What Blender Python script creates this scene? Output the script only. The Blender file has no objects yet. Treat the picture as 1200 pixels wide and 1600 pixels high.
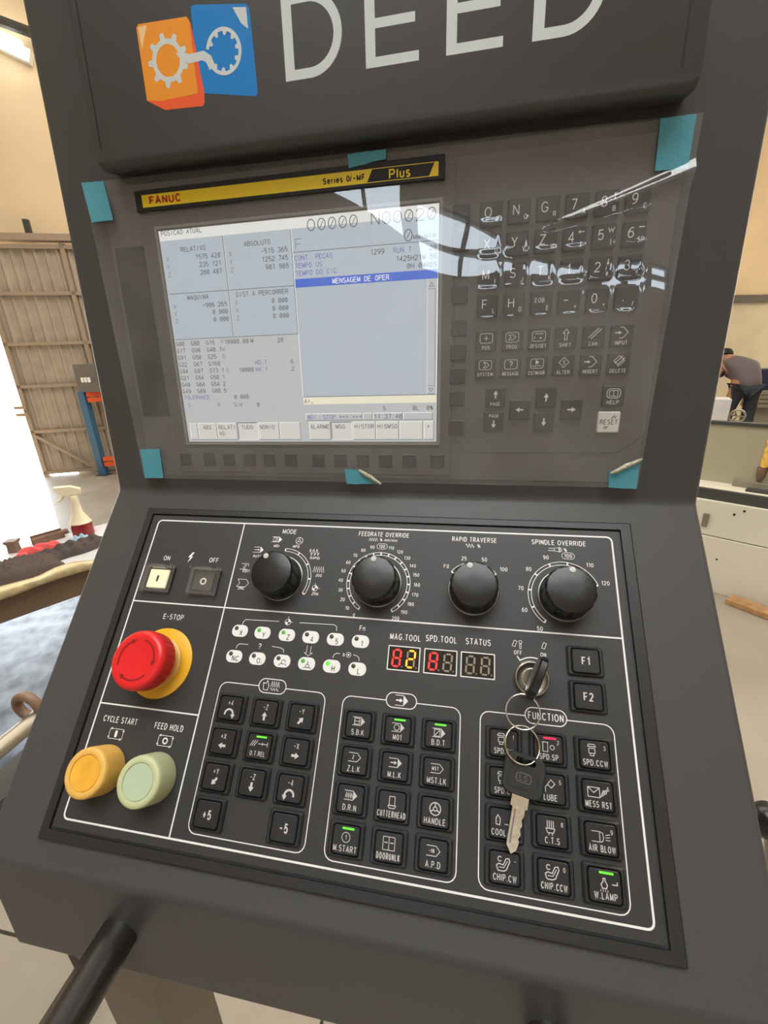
import bpy, bmesh, math, random
from mathutils import Matrix, Vector
random.seed(7)
PI = math.pi
S = bpy.context.scene
COL = S.collection

# ------------------------------------------------------------------ camera
TILT = math.radians(47.0)            # lower panel above the horizontal
DIH = 0.68379                        # upper face bends up from the lower one
FL = Matrix.Translation((0, 0, 1.3)) @ Matrix.Rotation(TILT, 4, 'X')         # frame of the sloping lower face
FU = Matrix.Translation((0, 0, 1.3)) @ Matrix.Rotation(TILT + DIH, 4, 'X')   # frame of the upper face
cam_d = bpy.data.cameras.new('camera')
cam = bpy.data.objects.new('camera', cam_d)
COL.objects.link(cam)
R3 = Matrix(((0.98278483, 0.03029296, -0.18225342), (0.18162162, -0.33928349, 0.92298445), (-0.03387564, -0.94019628, -0.33894453)))
cam.matrix_world = Matrix.Translation((0.2341875, -0.3270055, 1.4059235)) @ (R3 @ Matrix(((1, 0, 0), (0, -1, 0), (0, 0, -1)))).to_4x4()
cam_d.sensor_fit = 'HORIZONTAL'
cam_d.sensor_width = 36.0
cam_d.lens = 36.0 * 667.42 / 1200.0
cam_d.clip_start = 0.01
cam_d.clip_end = 200
S.camera = cam

# ------------------------------------------------------------------ world, light, exposure
S.view_settings.view_transform = 'Standard'
S.view_settings.look = 'None'
S.view_settings.gamma = 1
S.view_settings.use_curve_mapping = False
S.view_settings.exposure = 0.0
W = bpy.data.worlds.new('sky')
S.world = W
W.use_nodes = True
wn = W.node_tree.nodes
wl = W.node_tree.links
bg = wn['Background']
gr = wn.new('ShaderNodeTexSky')
gr.sky_type = 'HOSEK_WILKIE'
gr.turbidity = 5
gr.sun_direction = Vector((-0.66, 0.45, 0.6)).normalized()
mixw = wn.new('ShaderNodeMix')
mixw.data_type = 'RGBA'
mixw.inputs[0].default_value = 0.75
wl.new(gr.outputs[0], mixw.inputs[6])
mixw.inputs[7].default_value = (0.80, 0.90, 1.0, 1)
wl.new(mixw.outputs[2], bg.inputs[0])
bg.inputs[1].default_value = 11.0


def lamp(name, kind, loc, energy, color=(1, 1, 1), size=1, size_y=None, target=None, rot=None):
    d = bpy.data.lights.new(name, kind)
    d.energy = energy
    d.color = color
    if kind == 'AREA':
        d.size = size
        if size_y:
            d.shape = 'RECTANGLE'
            d.size_y = size_y
    o = bpy.data.objects.new(name, d)
    COL.objects.link(o)
    o.location = loc
    if target is not None:
        o.rotation_euler = (Vector(target) - Vector(loc)).to_track_quat('-Z', 'Y').to_euler()
    if rot:
        o.rotation_euler = rot
    return o


sun = lamp('sun', 'SUN', (-8, 6, 6), 26.0, (1.0, 0.93, 0.82), target=None)
sun.data.angle = math.radians(1.5)
sun.rotation_euler = Vector((0.72, -0.62, -0.62)).to_track_quat('-Z', 'Y').to_euler()
# large area lights, added unseen below the ceiling to brighten hall and console
lamp('fill_light', 'AREA', (-1.5, 3.0, 5.8), 190, (1.0, 0.93, 0.82), 5, 3, target=(-1.5, 3.0, 0))
lamp('fill_light', 'AREA', (4.2, 3.4, 5.8), 200, (1.0, 0.92, 0.8), 5, 3, target=(4.2, 3.4, 0))
lamp('fill_light', 'AREA', (0.4, -1.3, 5.8), 230, (0.97, 0.99, 1.0), 4, 2.5, target=(0.4, -1.3, 0))


# ------------------------------------------------------------------ materials
def mat(name, col, rough=0.5, metal=0.0, noise=0.0, nscale=20, bump=0.0, bscale=400, emit=None, estr=1.0, coat=0.0, spec=0.5, trans=0.0):
    m = bpy.data.materials.new(name)
    m.use_nodes = True
    nt = m.node_tree
    b = nt.nodes['Principled BSDF']
    b.inputs['Base Color'].default_value = (*col, 1)
    b.inputs['Roughness'].default_value = rough
    b.inputs['Metallic'].default_value = metal
    b.inputs['Specular IOR Level'].default_value = spec
    b.inputs['Coat Weight'].default_value = coat
    b.inputs['Transmission Weight'].default_value = trans
    if emit:
        b.inputs['Emission Color'].default_value = (*emit, 1)
        b.inputs['Emission Strength'].default_value = estr
    if noise or bump:
        tc = nt.nodes.new('ShaderNodeTexCoord')
    if noise:
        n = nt.nodes.new('ShaderNodeTexNoise')
        n.inputs['Scale'].default_value = nscale
        n.inputs['Detail'].default_value = 6
        nt.links.new(tc.outputs['Object'], n.inputs['Vector'])
        r = nt.nodes.new('ShaderNodeMapRange')
        r.inputs[1].default_value = 0.3
        r.inputs[2].default_value = 0.7
        r.inputs[3].default_value = 1 - noise
        r.inputs[4].default_value = 1 + noise
        nt.links.new(n.outputs[0], r.inputs[0])
        mx = nt.nodes.new('ShaderNodeVectorMath')
        mx.operation = 'SCALE'
        mx.inputs[0].default_value = col
        nt.links.new(r.outputs[0], mx.inputs['Scale'])
        nt.links.new(mx.outputs[0], b.inputs['Base Color'])
    if bump:
        n2 = nt.nodes.new('ShaderNodeTexNoise')
        n2.inputs['Scale'].default_value = bscale
        n2.inputs['Detail'].default_value = 3
        nt.links.new(tc.outputs['Object'], n2.inputs['Vector'])
        bp = nt.nodes.new('ShaderNodeBump')
        bp.inputs['Strength'].default_value = bump
        bp.inputs['Distance'].default_value = 0.001
        nt.links.new(n2.outputs[0], bp.inputs['Height'])
        nt.links.new(bp.outputs[0], b.inputs['Normal'])
    return m


def sheet_mat(name, tint, haze, rough, ior):
    """thin clear plastic: see-through, a mirror layer, a little cloudiness"""
    m = bpy.data.materials.new(name)
    m.use_nodes = True
    nt = m.node_tree
    nt.nodes.remove(nt.nodes['Principled BSDF'])
    out = nt.nodes['Material Output']
    tr = nt.nodes.new('ShaderNodeBsdfTransparent')
    tr.inputs[0].default_value = (*tint, 1)
    gl = nt.nodes.new('ShaderNodeBsdfGlossy')
    gl.inputs['Roughness'].default_value = rough
    df = nt.nodes.new('ShaderNodeBsdfDiffuse')
    df.inputs[0].default_value = (0.75, 0.76, 0.76, 1)
    m1 = nt.nodes.new('ShaderNodeMixShader')
    m2 = nt.nodes.new('ShaderNodeMixShader')
    fr = nt.nodes.new('ShaderNodeFresnel')
    # a thin sheet mirrors the same from both sides
    ge = nt.nodes.new('ShaderNodeNewGeometry')
    mm = nt.nodes.new('ShaderNodeMath')
    mm.operation = 'MULTIPLY_ADD'
    mm.inputs[1].default_value = -2.0
    mm.inputs[2].default_value = 1.0
    pw_ = nt.nodes.new('ShaderNodeMath')
    pw_.operation = 'POWER'
    pw_.inputs[0].default_value = ior
    nt.links.new(ge.outputs['Backfacing'], mm.inputs[0])
    nt.links.new(mm.outputs[0], pw_.inputs[1])
    nt.links.new(pw_.outputs[0], fr.inputs[0])
    tc = nt.nodes.new('ShaderNodeTexCoord')
    n = nt.nodes.new('ShaderNodeTexNoise')
    n.inputs['Scale'].default_value = 22
    n.inputs['Detail'].default_value = 5
    r = nt.nodes.new('ShaderNodeMapRange')
    r.inputs[1].default_value = 0.3
    r.inputs[2].default_value = 0.75
    r.inputs[3].default_value = haze * 0.5
    r.inputs[4].default_value = haze * 1.5
    L = nt.links.new
    L(tc.outputs['Object'], n.inputs['Vector'])
    L(n.outputs[0], r.inputs[0])
    L(r.outputs[0], m1.inputs[0])
    L(tr.outputs[0], m1.inputs[1])
    L(df.outputs[0], m1.inputs[2])
    L(fr.outputs[0], m2.inputs[0])
    L(m1.outputs[0], m2.inputs[1])
    L(gl.outputs[0], m2.inputs[2])
    L(m2.outputs[0], out.inputs[0])
    return m


M = {}
M['powder'] = mat('charcoal_powder_coat', (0.066, 0.066, 0.066), 0.42, bump=0.2, bscale=2400)
M['panel'] = mat('black_overlay', (0.036, 0.036, 0.036), 0.5, bump=0.1, bscale=2600)
M['trim'] = mat('black_panel_frame', (0.022, 0.022, 0.022), 0.42, bump=0.1, bscale=900)
M['bezel'] = mat('display_bezel_plastic', (0.115, 0.112, 0.108), 0.5, bump=0.1, bscale=2000)
M['key'] = mat('black_key_plastic', (0.02, 0.02, 0.021), 0.36, bump=0.12, bscale=1500)
M['mdikey'] = mat('dark_key_rubber', (0.03, 0.029, 0.029), 0.4)
M['well'] = mat('key_well', (0.008, 0.008, 0.008), 0.6)
M['knob'] = mat('knob_plastic', (0.010, 0.010, 0.010), 0.3, bump=0.05, bscale=300)
M['white'] = mat('white_print', (0.86, 0.86, 0.83), 0.5)
M['greyprint'] = mat('grey_print', (0.62, 0.62, 0.58), 0.5)
M['letter'] = mat('white_letter', (0.72, 0.78, 0.78), 0.5)
M['black'] = mat('black_print', (0.01, 0.01, 0.01), 0.5)
M['yellow'] = mat('yellow_label', (1.0, 0.74, 0.02), 0.4)
M['redprint'] = mat('red_print', (0.6, 0.03, 0.01), 0.45)
M['orange'] = mat('logo_orange', (1.0, 0.36, 0.02), 0.5)
M['redorange'] = mat('logo_red_orange', (1.0, 0.13, 0.03), 0.5)
M['blue'] = mat('logo_blue', (0.0, 0.24, 0.70), 0.5)
M['paleorange'] = mat('logo_pale', (1.0, 0.72, 0.35), 0.5)
M['estop'] = mat('red_button', (0.8, 0.022, 0.025), 0.3)
M['estopdark'] = mat('dark_red_mark', (0.28, 0.01, 0.012), 0.45)
M['ydisc'] = mat('yellow_disc', (0.86, 0.47, 0.01), 0.4)
M['ycollar'] = mat('pale_yellow_collar', (0.85, 0.55, 0.16), 0.45)
M['ybtn'] = mat('worn_yellow_button', (0.84, 0.5, 0.11), 0.42, noise=0.12, nscale=60)
M['ybtn2'] = mat('yellow_lens', (0.92, 0.47, 0.05), 0.4, noise=0.15, nscale=90)
M['gbtn'] = mat('pale_green_button', (0.56, 0.6, 0.34), 0.42)
M['gbtn2'] = mat('pale_green_lens', (0.5, 0.6, 0.42), 0.42)
M['chrome'] = mat('chrome', (0.75, 0.72, 0.66), 0.2, 1.0)
M['steel'] = mat('brushed_steel', (0.34, 0.31, 0.26), 0.4, 0.8)
M['dchrome'] = mat('dark_metal', (0.3, 0.29, 0.27), 0.3, 1.0)
M['brass'] = mat('nickel_key', (0.78, 0.69, 0.52), 0.3, 1.0, noise=0.15, nscale=400)
M['tape'] = mat('blue_tape', (0.10, 0.40, 0.50), 0.55, bump=0.3, bscale=500)
M['tapeback'] = mat('tape_back', (0.55, 0.5, 0.36), 0.8, noise=0.4, nscale=500, bump=0.5, bscale=700)
M['film'] = sheet_mat('clear_film', (0.99, 0.99, 0.99), 0.11, 0.012, 1.8)
M['cover'] = sheet_mat('clear_button_cover', (0.98, 0.97, 0.94), 0.07, 0.06, 1.6)
M['ledwin'] = mat('led_window', (0.03, 0.025, 0.02), 0.15)
M['onlit'] = mat('lit_on_button', (0.8, 0.75, 0.55), 0.4, emit=(1.0, 0.85, 0.5), estr=0.55)
M['offb'] = mat('off_button', (0.06, 0.055, 0.045), 0.4)
M['gled'] = mat('green_led', (0.1, 0.5, 0.05), 0.4, emit=(0.11, 0.9, 0.01), estr=0.85)
M['gdim'] = mat('green_led_dim', (0.1, 0.3, 0.05), 0.4, emit=(0.15, 0.8, 0.05), estr=0.25)
M['rled'] = mat('red_led', (0.6, 0.02, 0.05), 0.4, emit=(1.0, 0.01, 0.06), estr=1.3)
M['rseg'] = mat('red_segment', (0.6, 0.02, 0.02), 0.4, emit=(1.0, 0.03, 0.03), estr=1.6)
M['yseg'] = mat('amber_segment', (0.8, 0.3, 0.02), 0.4, emit=(1.0, 0.38, 0.02), estr=1.6)
M['oseg'] = mat('unlit_segment', (0.30, 0.26, 0.19), 0.5)
M['ledoff'] = mat('unlit_led', (0.07, 0.075, 0.05), 0.25)


def scr(name, c, e=1.0):
    return mat(name, (0.02, 0.02, 0.02), 0.35, emit=c, estr=e)


M['scr_bg'] = scr('screen_grey', (0.50, 0.52, 0.52))
M['scr_top'] = scr('screen_white', (0.80, 0.80, 0.76))
M['scr_panel'] = scr('screen_panel', (0.44, 0.51, 0.57))
M['scr_msg'] = scr('screen_message', (0.44, 0.50, 0.56))
M['scr_blue'] = scr('screen_blue', (0.035, 0.13, 0.62))
M['scr_cream'] = scr('screen_cream', (0.85, 0.82, 0.62))
M['scr_key'] = scr('screen_softkey', (0.66, 0.65, 0.60))
M['scr_dark'] = scr('screen_dark', (0.06, 0.065, 0.08))
M['scr_mid'] = scr('screen_mid', (0.20, 0.22, 0.25))
M['scr_light'] = scr('screen_light', (0.9, 0.9, 0.86))
M['scr_purple'] = scr('screen_purple', (0.16, 0.14, 0.42))
M['scr_frame'] = mat('screen_frame_grey', (0.30, 0.29, 0.27), 0.4)


# ------------------------------------------------------------------ mesh helpers (millimetres in, metres out)
def bez_arc(cx, cy, r, a0, a1, n=16):
    return [(cx + r * math.cos(math.radians(a0 + (a1 - a0) * i / n)), cy + r * math.sin(math.radians(a0 + (a1 - a0) * i / n))) for i in range(n + 1)]


def rrect(cx, cy, w, h, r, n=4):
    r = min(r, w / 2, h / 2)
    p = []
    for sx, sy, a in ((1, 1, 0), (-1, 1, 90), (-1, -1, 180), (1, -1, 270)):
        p += bez_arc(cx + sx * (w / 2 - r), cy + sy * (h / 2 - r), r, a, a + 90, n)
    return p


class MB:
    def __init__(s, k=0.001):
        s.v = []
        s.f = []
        s.mi = []
        s.mats = []
        s.cur = 0
        s.k = k

    def m(s, mt):
        if mt not in s.mats:
            s.mats.append(mt)
        s.cur = s.mats.index(mt)
        return s

    def add(s, vs, fs):
        o = len(s.v)
        s.v += [tuple(c * s.k for c in v) for v in vs]
        s.f += [tuple(i + o for i in f) for f in fs]
        s.mi += [s.cur] * len(fs)

    def box(s, x0, x1, y0, y1, z0, z1):
        s.add([(x0, y0, z0), (x1, y0, z0), (x1, y1, z0), (x0, y1, z0), (x0, y0, z1), (x1, y0, z1), (x1, y1, z1), (x0, y1, z1)],
              [(0, 3, 2, 1), (4, 5, 6, 7), (0, 1, 5, 4), (1, 2, 6, 5), (2, 3, 7, 6), (3, 0, 4, 7)])

    def obox(s, c, ax, ay, az, hx, hy, hz):
        c = Vector(c)
        ax = Vector(ax).normalized() * hx
        ay = Vector(ay).normalized() * hy
        az = Vector(az).normalized() * hz
        vs = [c - ax - ay - az, c + ax - ay - az, c + ax + ay - az, c - ax + ay - az, c - ax - ay + az, c + ax - ay + az, c + ax + ay + az, c - ax + ay + az]
        s.add([tuple(v) for v in vs], [(0, 3, 2, 1), (4, 5, 6, 7), (0, 1, 5, 4), (1, 2, 6, 5), (2, 3, 7, 6), (3, 0, 4, 7)])

    def loops(s, rings, cap0=True, cap1=True):
        n = len(rings[0])
        vs = [p for r in rings for p in r]
        fs = []
        for k in range(len(rings) - 1):
            for i in range(n):
                j = (i + 1) % n
                fs.append((k * n + i, k * n + j, (k + 1) * n + j, (k + 1) * n + i))
        if cap0:
            fs.append(tuple(reversed(range(n))))
        if cap1:
            fs.append(tuple((len(rings) - 1) * n + i for i in range(n)))
        s.add(vs, fs)

    def slab(s, cx, cy, w, h, r, z0, z1, bev=0.5, n=4):
        """rounded rectangle block with a chamfered upper edge"""
        a = rrect(cx, cy, w, h, r, n)
        b = rrect(cx, cy, w - 2 * bev, h - 2 * bev, max(r - bev, 0.05), n)
        s.loops([[(x, y, z0) for x, y in a], [(x, y, z1 - bev) for x, y in a], [(x, y, z1) for x, y in b]], cap0=False)

    def frame(s, cx, cy, w, h, r, w2, h2, r2, z0, z1, bev=0.5, zi=None, n=4):
        """rounded frame with an opening"""
        zi = z0 if zi is None else zi
        a = rrect(cx, cy, w, h, r, n)
        b = rrect(cx, cy, w - 2 * bev, h - 2 * bev, max(r - bev, 0.05), n)
        c = rrect(cx, cy, w2, h2, r2, n)
        s.loops([[(x, y, z0) for x, y in a], [(x, y, z1 - bev) for x, y in a], [(x, y, z1) for x, y in b], [(x, y, z1) for x, y in c], [(x, y, zi) for x, y in c]], cap0=False, cap1=False)

    def lathe(s, prof, n=48, c=(0, 0), flute=None):
        rings = []
        for r, z in prof:
            rings.append([(c[0] + r * math.cos(2 * PI * i / n), c[1] + r * math.sin(2 * PI * i / n), z) for i in range(n)])
        s.loops(rings, cap0=prof[0][0] > 0.01, cap1=prof[-1][0] > 0.01)

    def poly(s, pts, z):
        s.add([(x, y, z) for x, y in pts], [tuple(range(len(pts)))])

    def prism(s, pts, z0, z1):
        n = len(pts)
        s.add([(x, y, z0) for x, y in pts] + [(x, y, z1) for x, y in pts],
              [tuple(reversed(range(n))), tuple(range(n, 2 * n))] + [(i, (i + 1) % n, n + (i + 1) % n, n + i) for i in range(n)])

    def line(s, pts, w, z, closed=False):
        """flat printed stroke"""
        n = len(pts)
        L = []
        for i in range(n):
            p = Vector(pts[i])
            a = Vector(pts[i - 1]) if (i > 0 or closed) else None
            b = Vector(pts[(i + 1) % n]) if (i < n - 1 or closed) else None
            d1 = (p - a) if a is not None else (b - p)
            d2 = (b - p) if b is not None else (p - a)
            if d1.length < 1e-9:
                d1 = d2
            if d2.length < 1e-9:
                d2 = d1
            d1 = d1.normalized()
            d2 = d2.normalized()
            nn = Vector((-d1.y - d2.y, d1.x + d2.x))
            if nn.length < 1e-6:
                nn = Vector((-d1.y, d1.x))
            nn.normalize()
            c = max(0.35, nn.dot(Vector((-d1.y, d1.x))))
            L.append((p + nn * w / 2 / c, p - nn * w / 2 / c))
        vs = []
        for a, b in L:
            vs += [(a.x, a.y, z), (b.x, b.y, z)]
        m = n if closed else n - 1
        s.add(vs, [(2 * i, 2 * i + 1, 2 * ((i + 1) % n) + 1, 2 * ((i + 1) % n)) for i in range(m)])

    def tube(s, pts, r, n=12, closed=False):
        pts = [Vector(p) for p in pts]
        rs = r if isinstance(r, (list, tuple)) else [r] * len(pts)
        rings = []
        up = None
        for i, p in enumerate(pts):
            a = pts[i - 1] if (i or closed) else p
            b = pts[(i + 1) % len(pts)] if (i < len(pts) - 1 or closed) else p
            t = (b - a).normalized()
            if up is None:
                up = t.orthogonal().normalized()
            up = (up - t * up.dot(t)).normalized()
            q = t.cross(up)
            rings.append([tuple(p + up * rs[i] * math.cos(2 * PI * k / n) + q * rs[i] * math.sin(2 * PI * k / n)) for k in range(n)])
        if closed:
            rings.append(rings[0])
            s.loops(rings, False, False)
        else:
            s.loops(rings)

    def text(s, t, x, y, h, z, al='C', sx=0.8, bold=False, mono=None, slash=False, shear=0.0, wt=None):
        """flat printed lettering; h = cap height in mm, y = middle of the line"""
        w = h * (wt or (0.155 if bold else 0.125))
        gap = h * 0.15 + w
        H_ = h - w
        ws = []
        for c in t:
            if c in F:
                ws.append(F[c][0] * sx * h)
            else:
                ws.append(0.2 * sx * h)
        tw = mono * len(t) if mono else sum(ws) + gap * len(t)
        cx = x - (tw / 2 if al == 'C' else tw if al == 'R' else 0)
        for c, gw in zip(t, ws):
            if c in F:
                sc = sx * h
                if mono:
                    full = mono * 0.70
                    sc = full / F[c][0] if F[c][0] > 0.45 else full / 0.6
                    x0 = cx + (mono - F[c][0] * sc) / 2
                else:
                    x0 = cx + gap / 2
                for pl in F[c][1]:
                    s.line([(x0 + px * sc + shear * py * H_, y - H_ / 2 + py * H_) for px, py in pl], w, z)
                if slash and c == '0':
                    mx = x0 + 0.27 * sc
                    s.line([(mx - 0.15 * h, y - 0.26 * h), (mx + 0.15 * h, y + 0.26 * h)], w * 0.8, z)
            cx += mono if mono else gw + gap

    def build(s, name, parent=None, loc=None, smooth=None, mtx=None, bevel=None, tri=False):
        me = bpy.data.meshes.new(name)
        me.from_pydata(s.v, [], s.f)
        for mt in (s.mats or ['panel']):
            me.materials.append(M[mt])
        me.polygons.foreach_set('material_index', s.mi)
        me.update()
        if smooth:
            me.polygons.foreach_set('use_smooth', [True] * len(me.polygons))
            me.set_sharp_from_angle(angle=math.radians(smooth))
        o = bpy.data.objects.new(name, me)
        COL.objects.link(o)
        if parent is not None:
            o.parent = parent
        if mtx is not None:
            o.matrix_local = mtx
        if loc:
            o.location = [c * 0.001 for c in loc]
        if bevel:
            b = o.modifiers.new('bevel', 'BEVEL')
            b.width = bevel[0]
            b.segments = bevel[1]
            b.limit_method = 'ANGLE'
            b.angle_limit = math.radians(25)
        return o


# lettering: a single stroke alphabet, cap height 1, (width, strokes)
def _a(cx, cy, rx, ry, a0, a1, n=10):
    return [(cx + rx * math.cos(math.radians(a0 + (a1 - a0) * i / n)), cy + ry * math.sin(math.radians(a0 + (a1 - a0) * i / n))) for i in range(n + 1)]


F = {
    'A': (.70, [[(0, 0), (.35, 1), (.70, 0)], [(.13, .33), (.57, .33)]]),
    'B': (.62, [[(0, .53), (.36, .53)] + _a(.38, .265, .24, .265, 90, -90) + [(0, 0), (0, 1), (.34, 1)] + _a(.36, .765, .21, .235, 90, -90)]),
    'C': (.66, [_a(.35, .5, .35, .5, 38, 322, 20)]),
    'D': (.66, [[(0, 0), (0, 1), (.24, 1)] + _a(.24, .5, .42, .5, 90, -90, 16) + [(0, 0)]]),
    'E': (.58, [[(.58, 1), (0, 1), (0, 0), (.58, 0)], [(0, .53), (.52, .53)]]),
    'F': (.54, [[(.54, 1), (0, 1), (0, 0)], [(0, .52), (.46, .52)]]),
    'G': (.70, [_a(.36, .5, .36, .5, 40, 335, 20) + [(.70, .45), (.40, .45)]]),
    'H': (.62, [[(0, 0), (0, 1)], [(.62, 0), (.62, 1)], [(0, .52), (.62, .52)]]),
    'I': (.06, [[(.03, 0), (.03, 1)]]),
    'J': (.46, [[(.46, 1), (.46, .28)] + _a(.23, .26, .23, .26, 0, -180)]),
    'K': (.62, [[(0, 0), (0, 1)], [(.60, 1), (0, .36)], [(.20, .56), (.62, 0)]]),
    'L': (.50, [[(0, 1), (0, 0), (.50, 0)]]),
    'M': (.72, [[(0, 0), (0, 1)], [(0, 1), (.36, .06)], [(.36, .06), (.72, 1)], [(.72, 1), (.72, 0)]]),
    'N': (.62, [[(0, 0), (0, 1)], [(0, 1), (.62, 0)], [(.62, 0), (.62, 1)]]),
    'O': (.74, [_a(.37, .5, .37, .5, 90, 450, 24)]),
    'P': (.60, [[(0, 0), (0, 1), (.36, 1)] + _a(.36, .74, .24, .26, 90, -90) + [(0, .48)]]),
    'Q': (.74, [_a(.37, .5, .37, .5, 90, 450, 24), [(.46, .24), (.74, -.04)]]),
    'R': (.64, [[(0, 0), (0, 1), (.38, 1)] + _a(.38, .75, .24, .25, 90, -90) + [(0, .5)], [(.36, .5), (.64, 0)]]),
    'S': (.60, [_a(.30, .74, .27, .26, 30, 215, 12) + [(.30, .50)] + _a(.30, .265, .30, .265, 70, -155, 14)]),
    'T': (.62, [[(0, 1), (.62, 1)], [(.31, 1), (.31, 0)]]),
    'U': (.62, [[(0, 1), (0, .31)] + _a(.31, .31, .31, .31, 180, 360) + [(.62, 1)]]),
    'V': (.66, [[(0, 1), (.33, 0), (.66, 1)]]),
    'W': (.92, [[(0, 1), (.23, 0), (.46, .94), (.69, 0), (.92, 1)]]),
    'X': (.64, [[(0, 0), (.64, 1)], [(0, 1), (.64, 0)]]),
    'Y': (.64, [[(0, 1), (.32, .45), (.64, 1)], [(.32, .45), (.32, 0)]]),
    'Z': (.60, [[(0, 1), (.60, 1), (0, 0), (.60, 0)]]),
    '0': (.54, [_a(.27, .5, .27, .5, 90, 450, 22)]),
    '1': (.30, [[(.04, .76), (.26, 1), (.26, 0)]]),
    '2': (.54, [_a(.27, .73, .26, .27, 170, -30, 12) + [(0, 0), (.54, 0)]]),
    '3': (.54, [_a(.26, .75, .24, .25, 160, -80, 12), _a(.26, .265, .28, .265, 85, -160, 14)]),
    '4': (.58, [[(.42, 0), (.42, 1), (0, .28), (.58, .28)]]),
    '5': (.54, [[(.50, 1), (.10, 1), (.04, .52)] + _a(.27, .32, .27, .32, 125, -150, 14)]),
    '6': (.54, [_a(.27, .31, .27, .31, 90, 450, 18), _a(.42, .42, .42, .58, 80, 180, 10)]),
    '7': (.54, [[(0, 1), (.54, 1), (.20, 0)]]),
    '8': (.54, [_a(.27, .75, .23, .25, -90, 270, 16), _a(.27, .255, .27, .255, 90, 450, 18)]),
    '9': (.54, [_a(.27, .69, .27, .31, 90, 450, 18), _a(.12, .58, .42, .58, 0, -100, 10)]),
    '.': (.10, [[(.05, 0), (.05, .11)]]), ',': (.12, [[(.10, .12), (.02, -.16)]]), ':': (.10, [[(.05, .08), (.05, .2)], [(.05, .6), (.05, .72)]]),
    '-': (.46, [[(0, .46), (.46, .46)]]), '+': (.60, [[(0, .46), (.60, .46)], [(.30, .12), (.30, .80)]]),
    '/': (.34, [[(0, 0), (.34, 1)]]), '*': (.40, [[(.2, .3), (.2, .8)], [(0, .42), (.4, .68)], [(0, .68), (.4, .42)]]),
    '#': (.6, [[(.12, .1), (.22, .9)], [(.38, .1), (.48, .9)], [(0, .35), (.6, .35)], [(0, .65), (.6, .65)]]),
    '=': (.5, [[(0, .34), (.5, .34)], [(0, .6), (.5, .6)]]), '_': (.6, [[(0, 0), (.6, 0)]]), '>': (.4, [[(0, .15), (.4, .5), (0, .85)]]),
    '?': (.5, [_a(.25, .75, .25, .25, 170, -40, 12) + [(.25, .42), (.25, .28)], [(.25, 0), (.25, .11)]]),
    '%': (.86, [[(.18, 0), (.68, 1)], _a(.17, .75, .17, .23, 90, 450, 12), _a(.69, .25, .17, .23, 90, 450, 12)]),
    '[': (.2, [[(.2, 1), (0, 1), (0, -.1), (.2, -.1)]]), ']': (.2, [[(0, 1), (.2, 1), (.2, -.1), (0, -.1)]]),
    'm': (.72, [[(0, 0), (0, .72)], [(0, .5)] + _a(.18, .52, .18, .2, 150, 0, 6) + [(.36, 0)], [(.36, .5)] + _a(.54, .52, .18, .2, 150, 0, 6) + [(.72, 0)]]),
    'n': (.42, [[(0, 0), (0, .72)], [(0, .48)] + _a(.21, .5, .21, .22, 150, 0, 6) + [(.42, 0)]]),
    'i': (.08, [[(.04, 0), (.04, .72)], [(.04, .9), (.04, 1)]]),
    'b': (.46, [[(0, 0), (0, 1)], _a(.23, .36, .23, .36, 180, 540, 16)]),
    'e': (.46, [[(.02, .38), (.46, .38)] + _a(.23, .36, .23, .36, 5, 320, 16)]),
    'r': (.26, [[(0, 0), (0, .72)], [(0, .5), (.10, .66), (.26, .7)]]),
    's': (.40, [_a(.20, .54, .18, .18, 30, 215, 8) + [(.2, .36)] + _a(.20, .18, .20, .18, 70, -155, 8)]),
    'l': (.06, [[(.03, 0), (.03, 1)]]),
    'u': (.42, [[(0, .72), (0, .21)] + _a(.21, .21, .21, .21, 180, 360, 6) + [(.42, .72)], [(.42, .3), (.42, 0)]]),
}


def tag(o, label=None, cat=None, group=None, kind=None):
    if label:
        o['label'] = label
    if cat:
        o['category'] = cat
    if group:
        o['group'] = group
    if kind:
        o['kind'] = kind
    return o


def root(name, label, cat, mtx=None, loc=None, rotz=0, group=None):
    o = bpy.data.objects.new(name, None)
    o.empty_display_size = 0.05
    COL.objects.link(o)
    if mtx is not None:
        o.matrix_world = mtx
    if loc is not None:
        o.location = loc
        o.rotation_euler = (0, 0, rotz)
    return tag(o, label, cat, group)


# ================================================================== THE HALL
M['floor'] = mat('worn_concrete_floor', (0.315, 0.28, 0.225), 0.45, noise=0.16, nscale=1.6, bump=0.2, bscale=30)
M['wallp'] = mat('warm_plaster', (0.78, 0.63, 0.42), 0.8, noise=0.05, nscale=2)
M['wallb'] = mat('pale_plaster', (0.66, 0.60, 0.46), 0.8, noise=0.08, nscale=2)
M['ceil'] = mat('ceiling_sheet', (0.75, 0.66, 0.5), 0.8)
M['gate'] = mat('galvanised_gate_sheet', (0.40, 0.335, 0.27), 0.6, noise=0.14, nscale=5)
M['gatefr'] = mat('gate_frame_steel', (0.36, 0.28, 0.21), 0.55)
M['outwall'] = mat('yard_wall', (0.6, 0.52, 0.42), 0.8)
M['yard'] = mat('yard_ground', (0.6, 0.56, 0.5), 0.9, noise=0.1, nscale=1)
M['darksteel'] = mat('dark_steel', (0.05, 0.05, 0.05), 0.5)
M['tube'] = mat('lamp_tube', (1, 1, 1), 0.5, emit=(1, 0.97, 0.9), estr=6)
M['joint'] = mat('floor_joint', (0.16, 0.13, 0.10), 0.8)

G0 = Vector((-5.638, 4.679, 0.0, ))
GA = math.radians(23)
GD = Vector((math.cos(GA), math.sin(GA), 0))
GN = Vector((GD.y, -GD.x, 0))        # towards the hall


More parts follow.
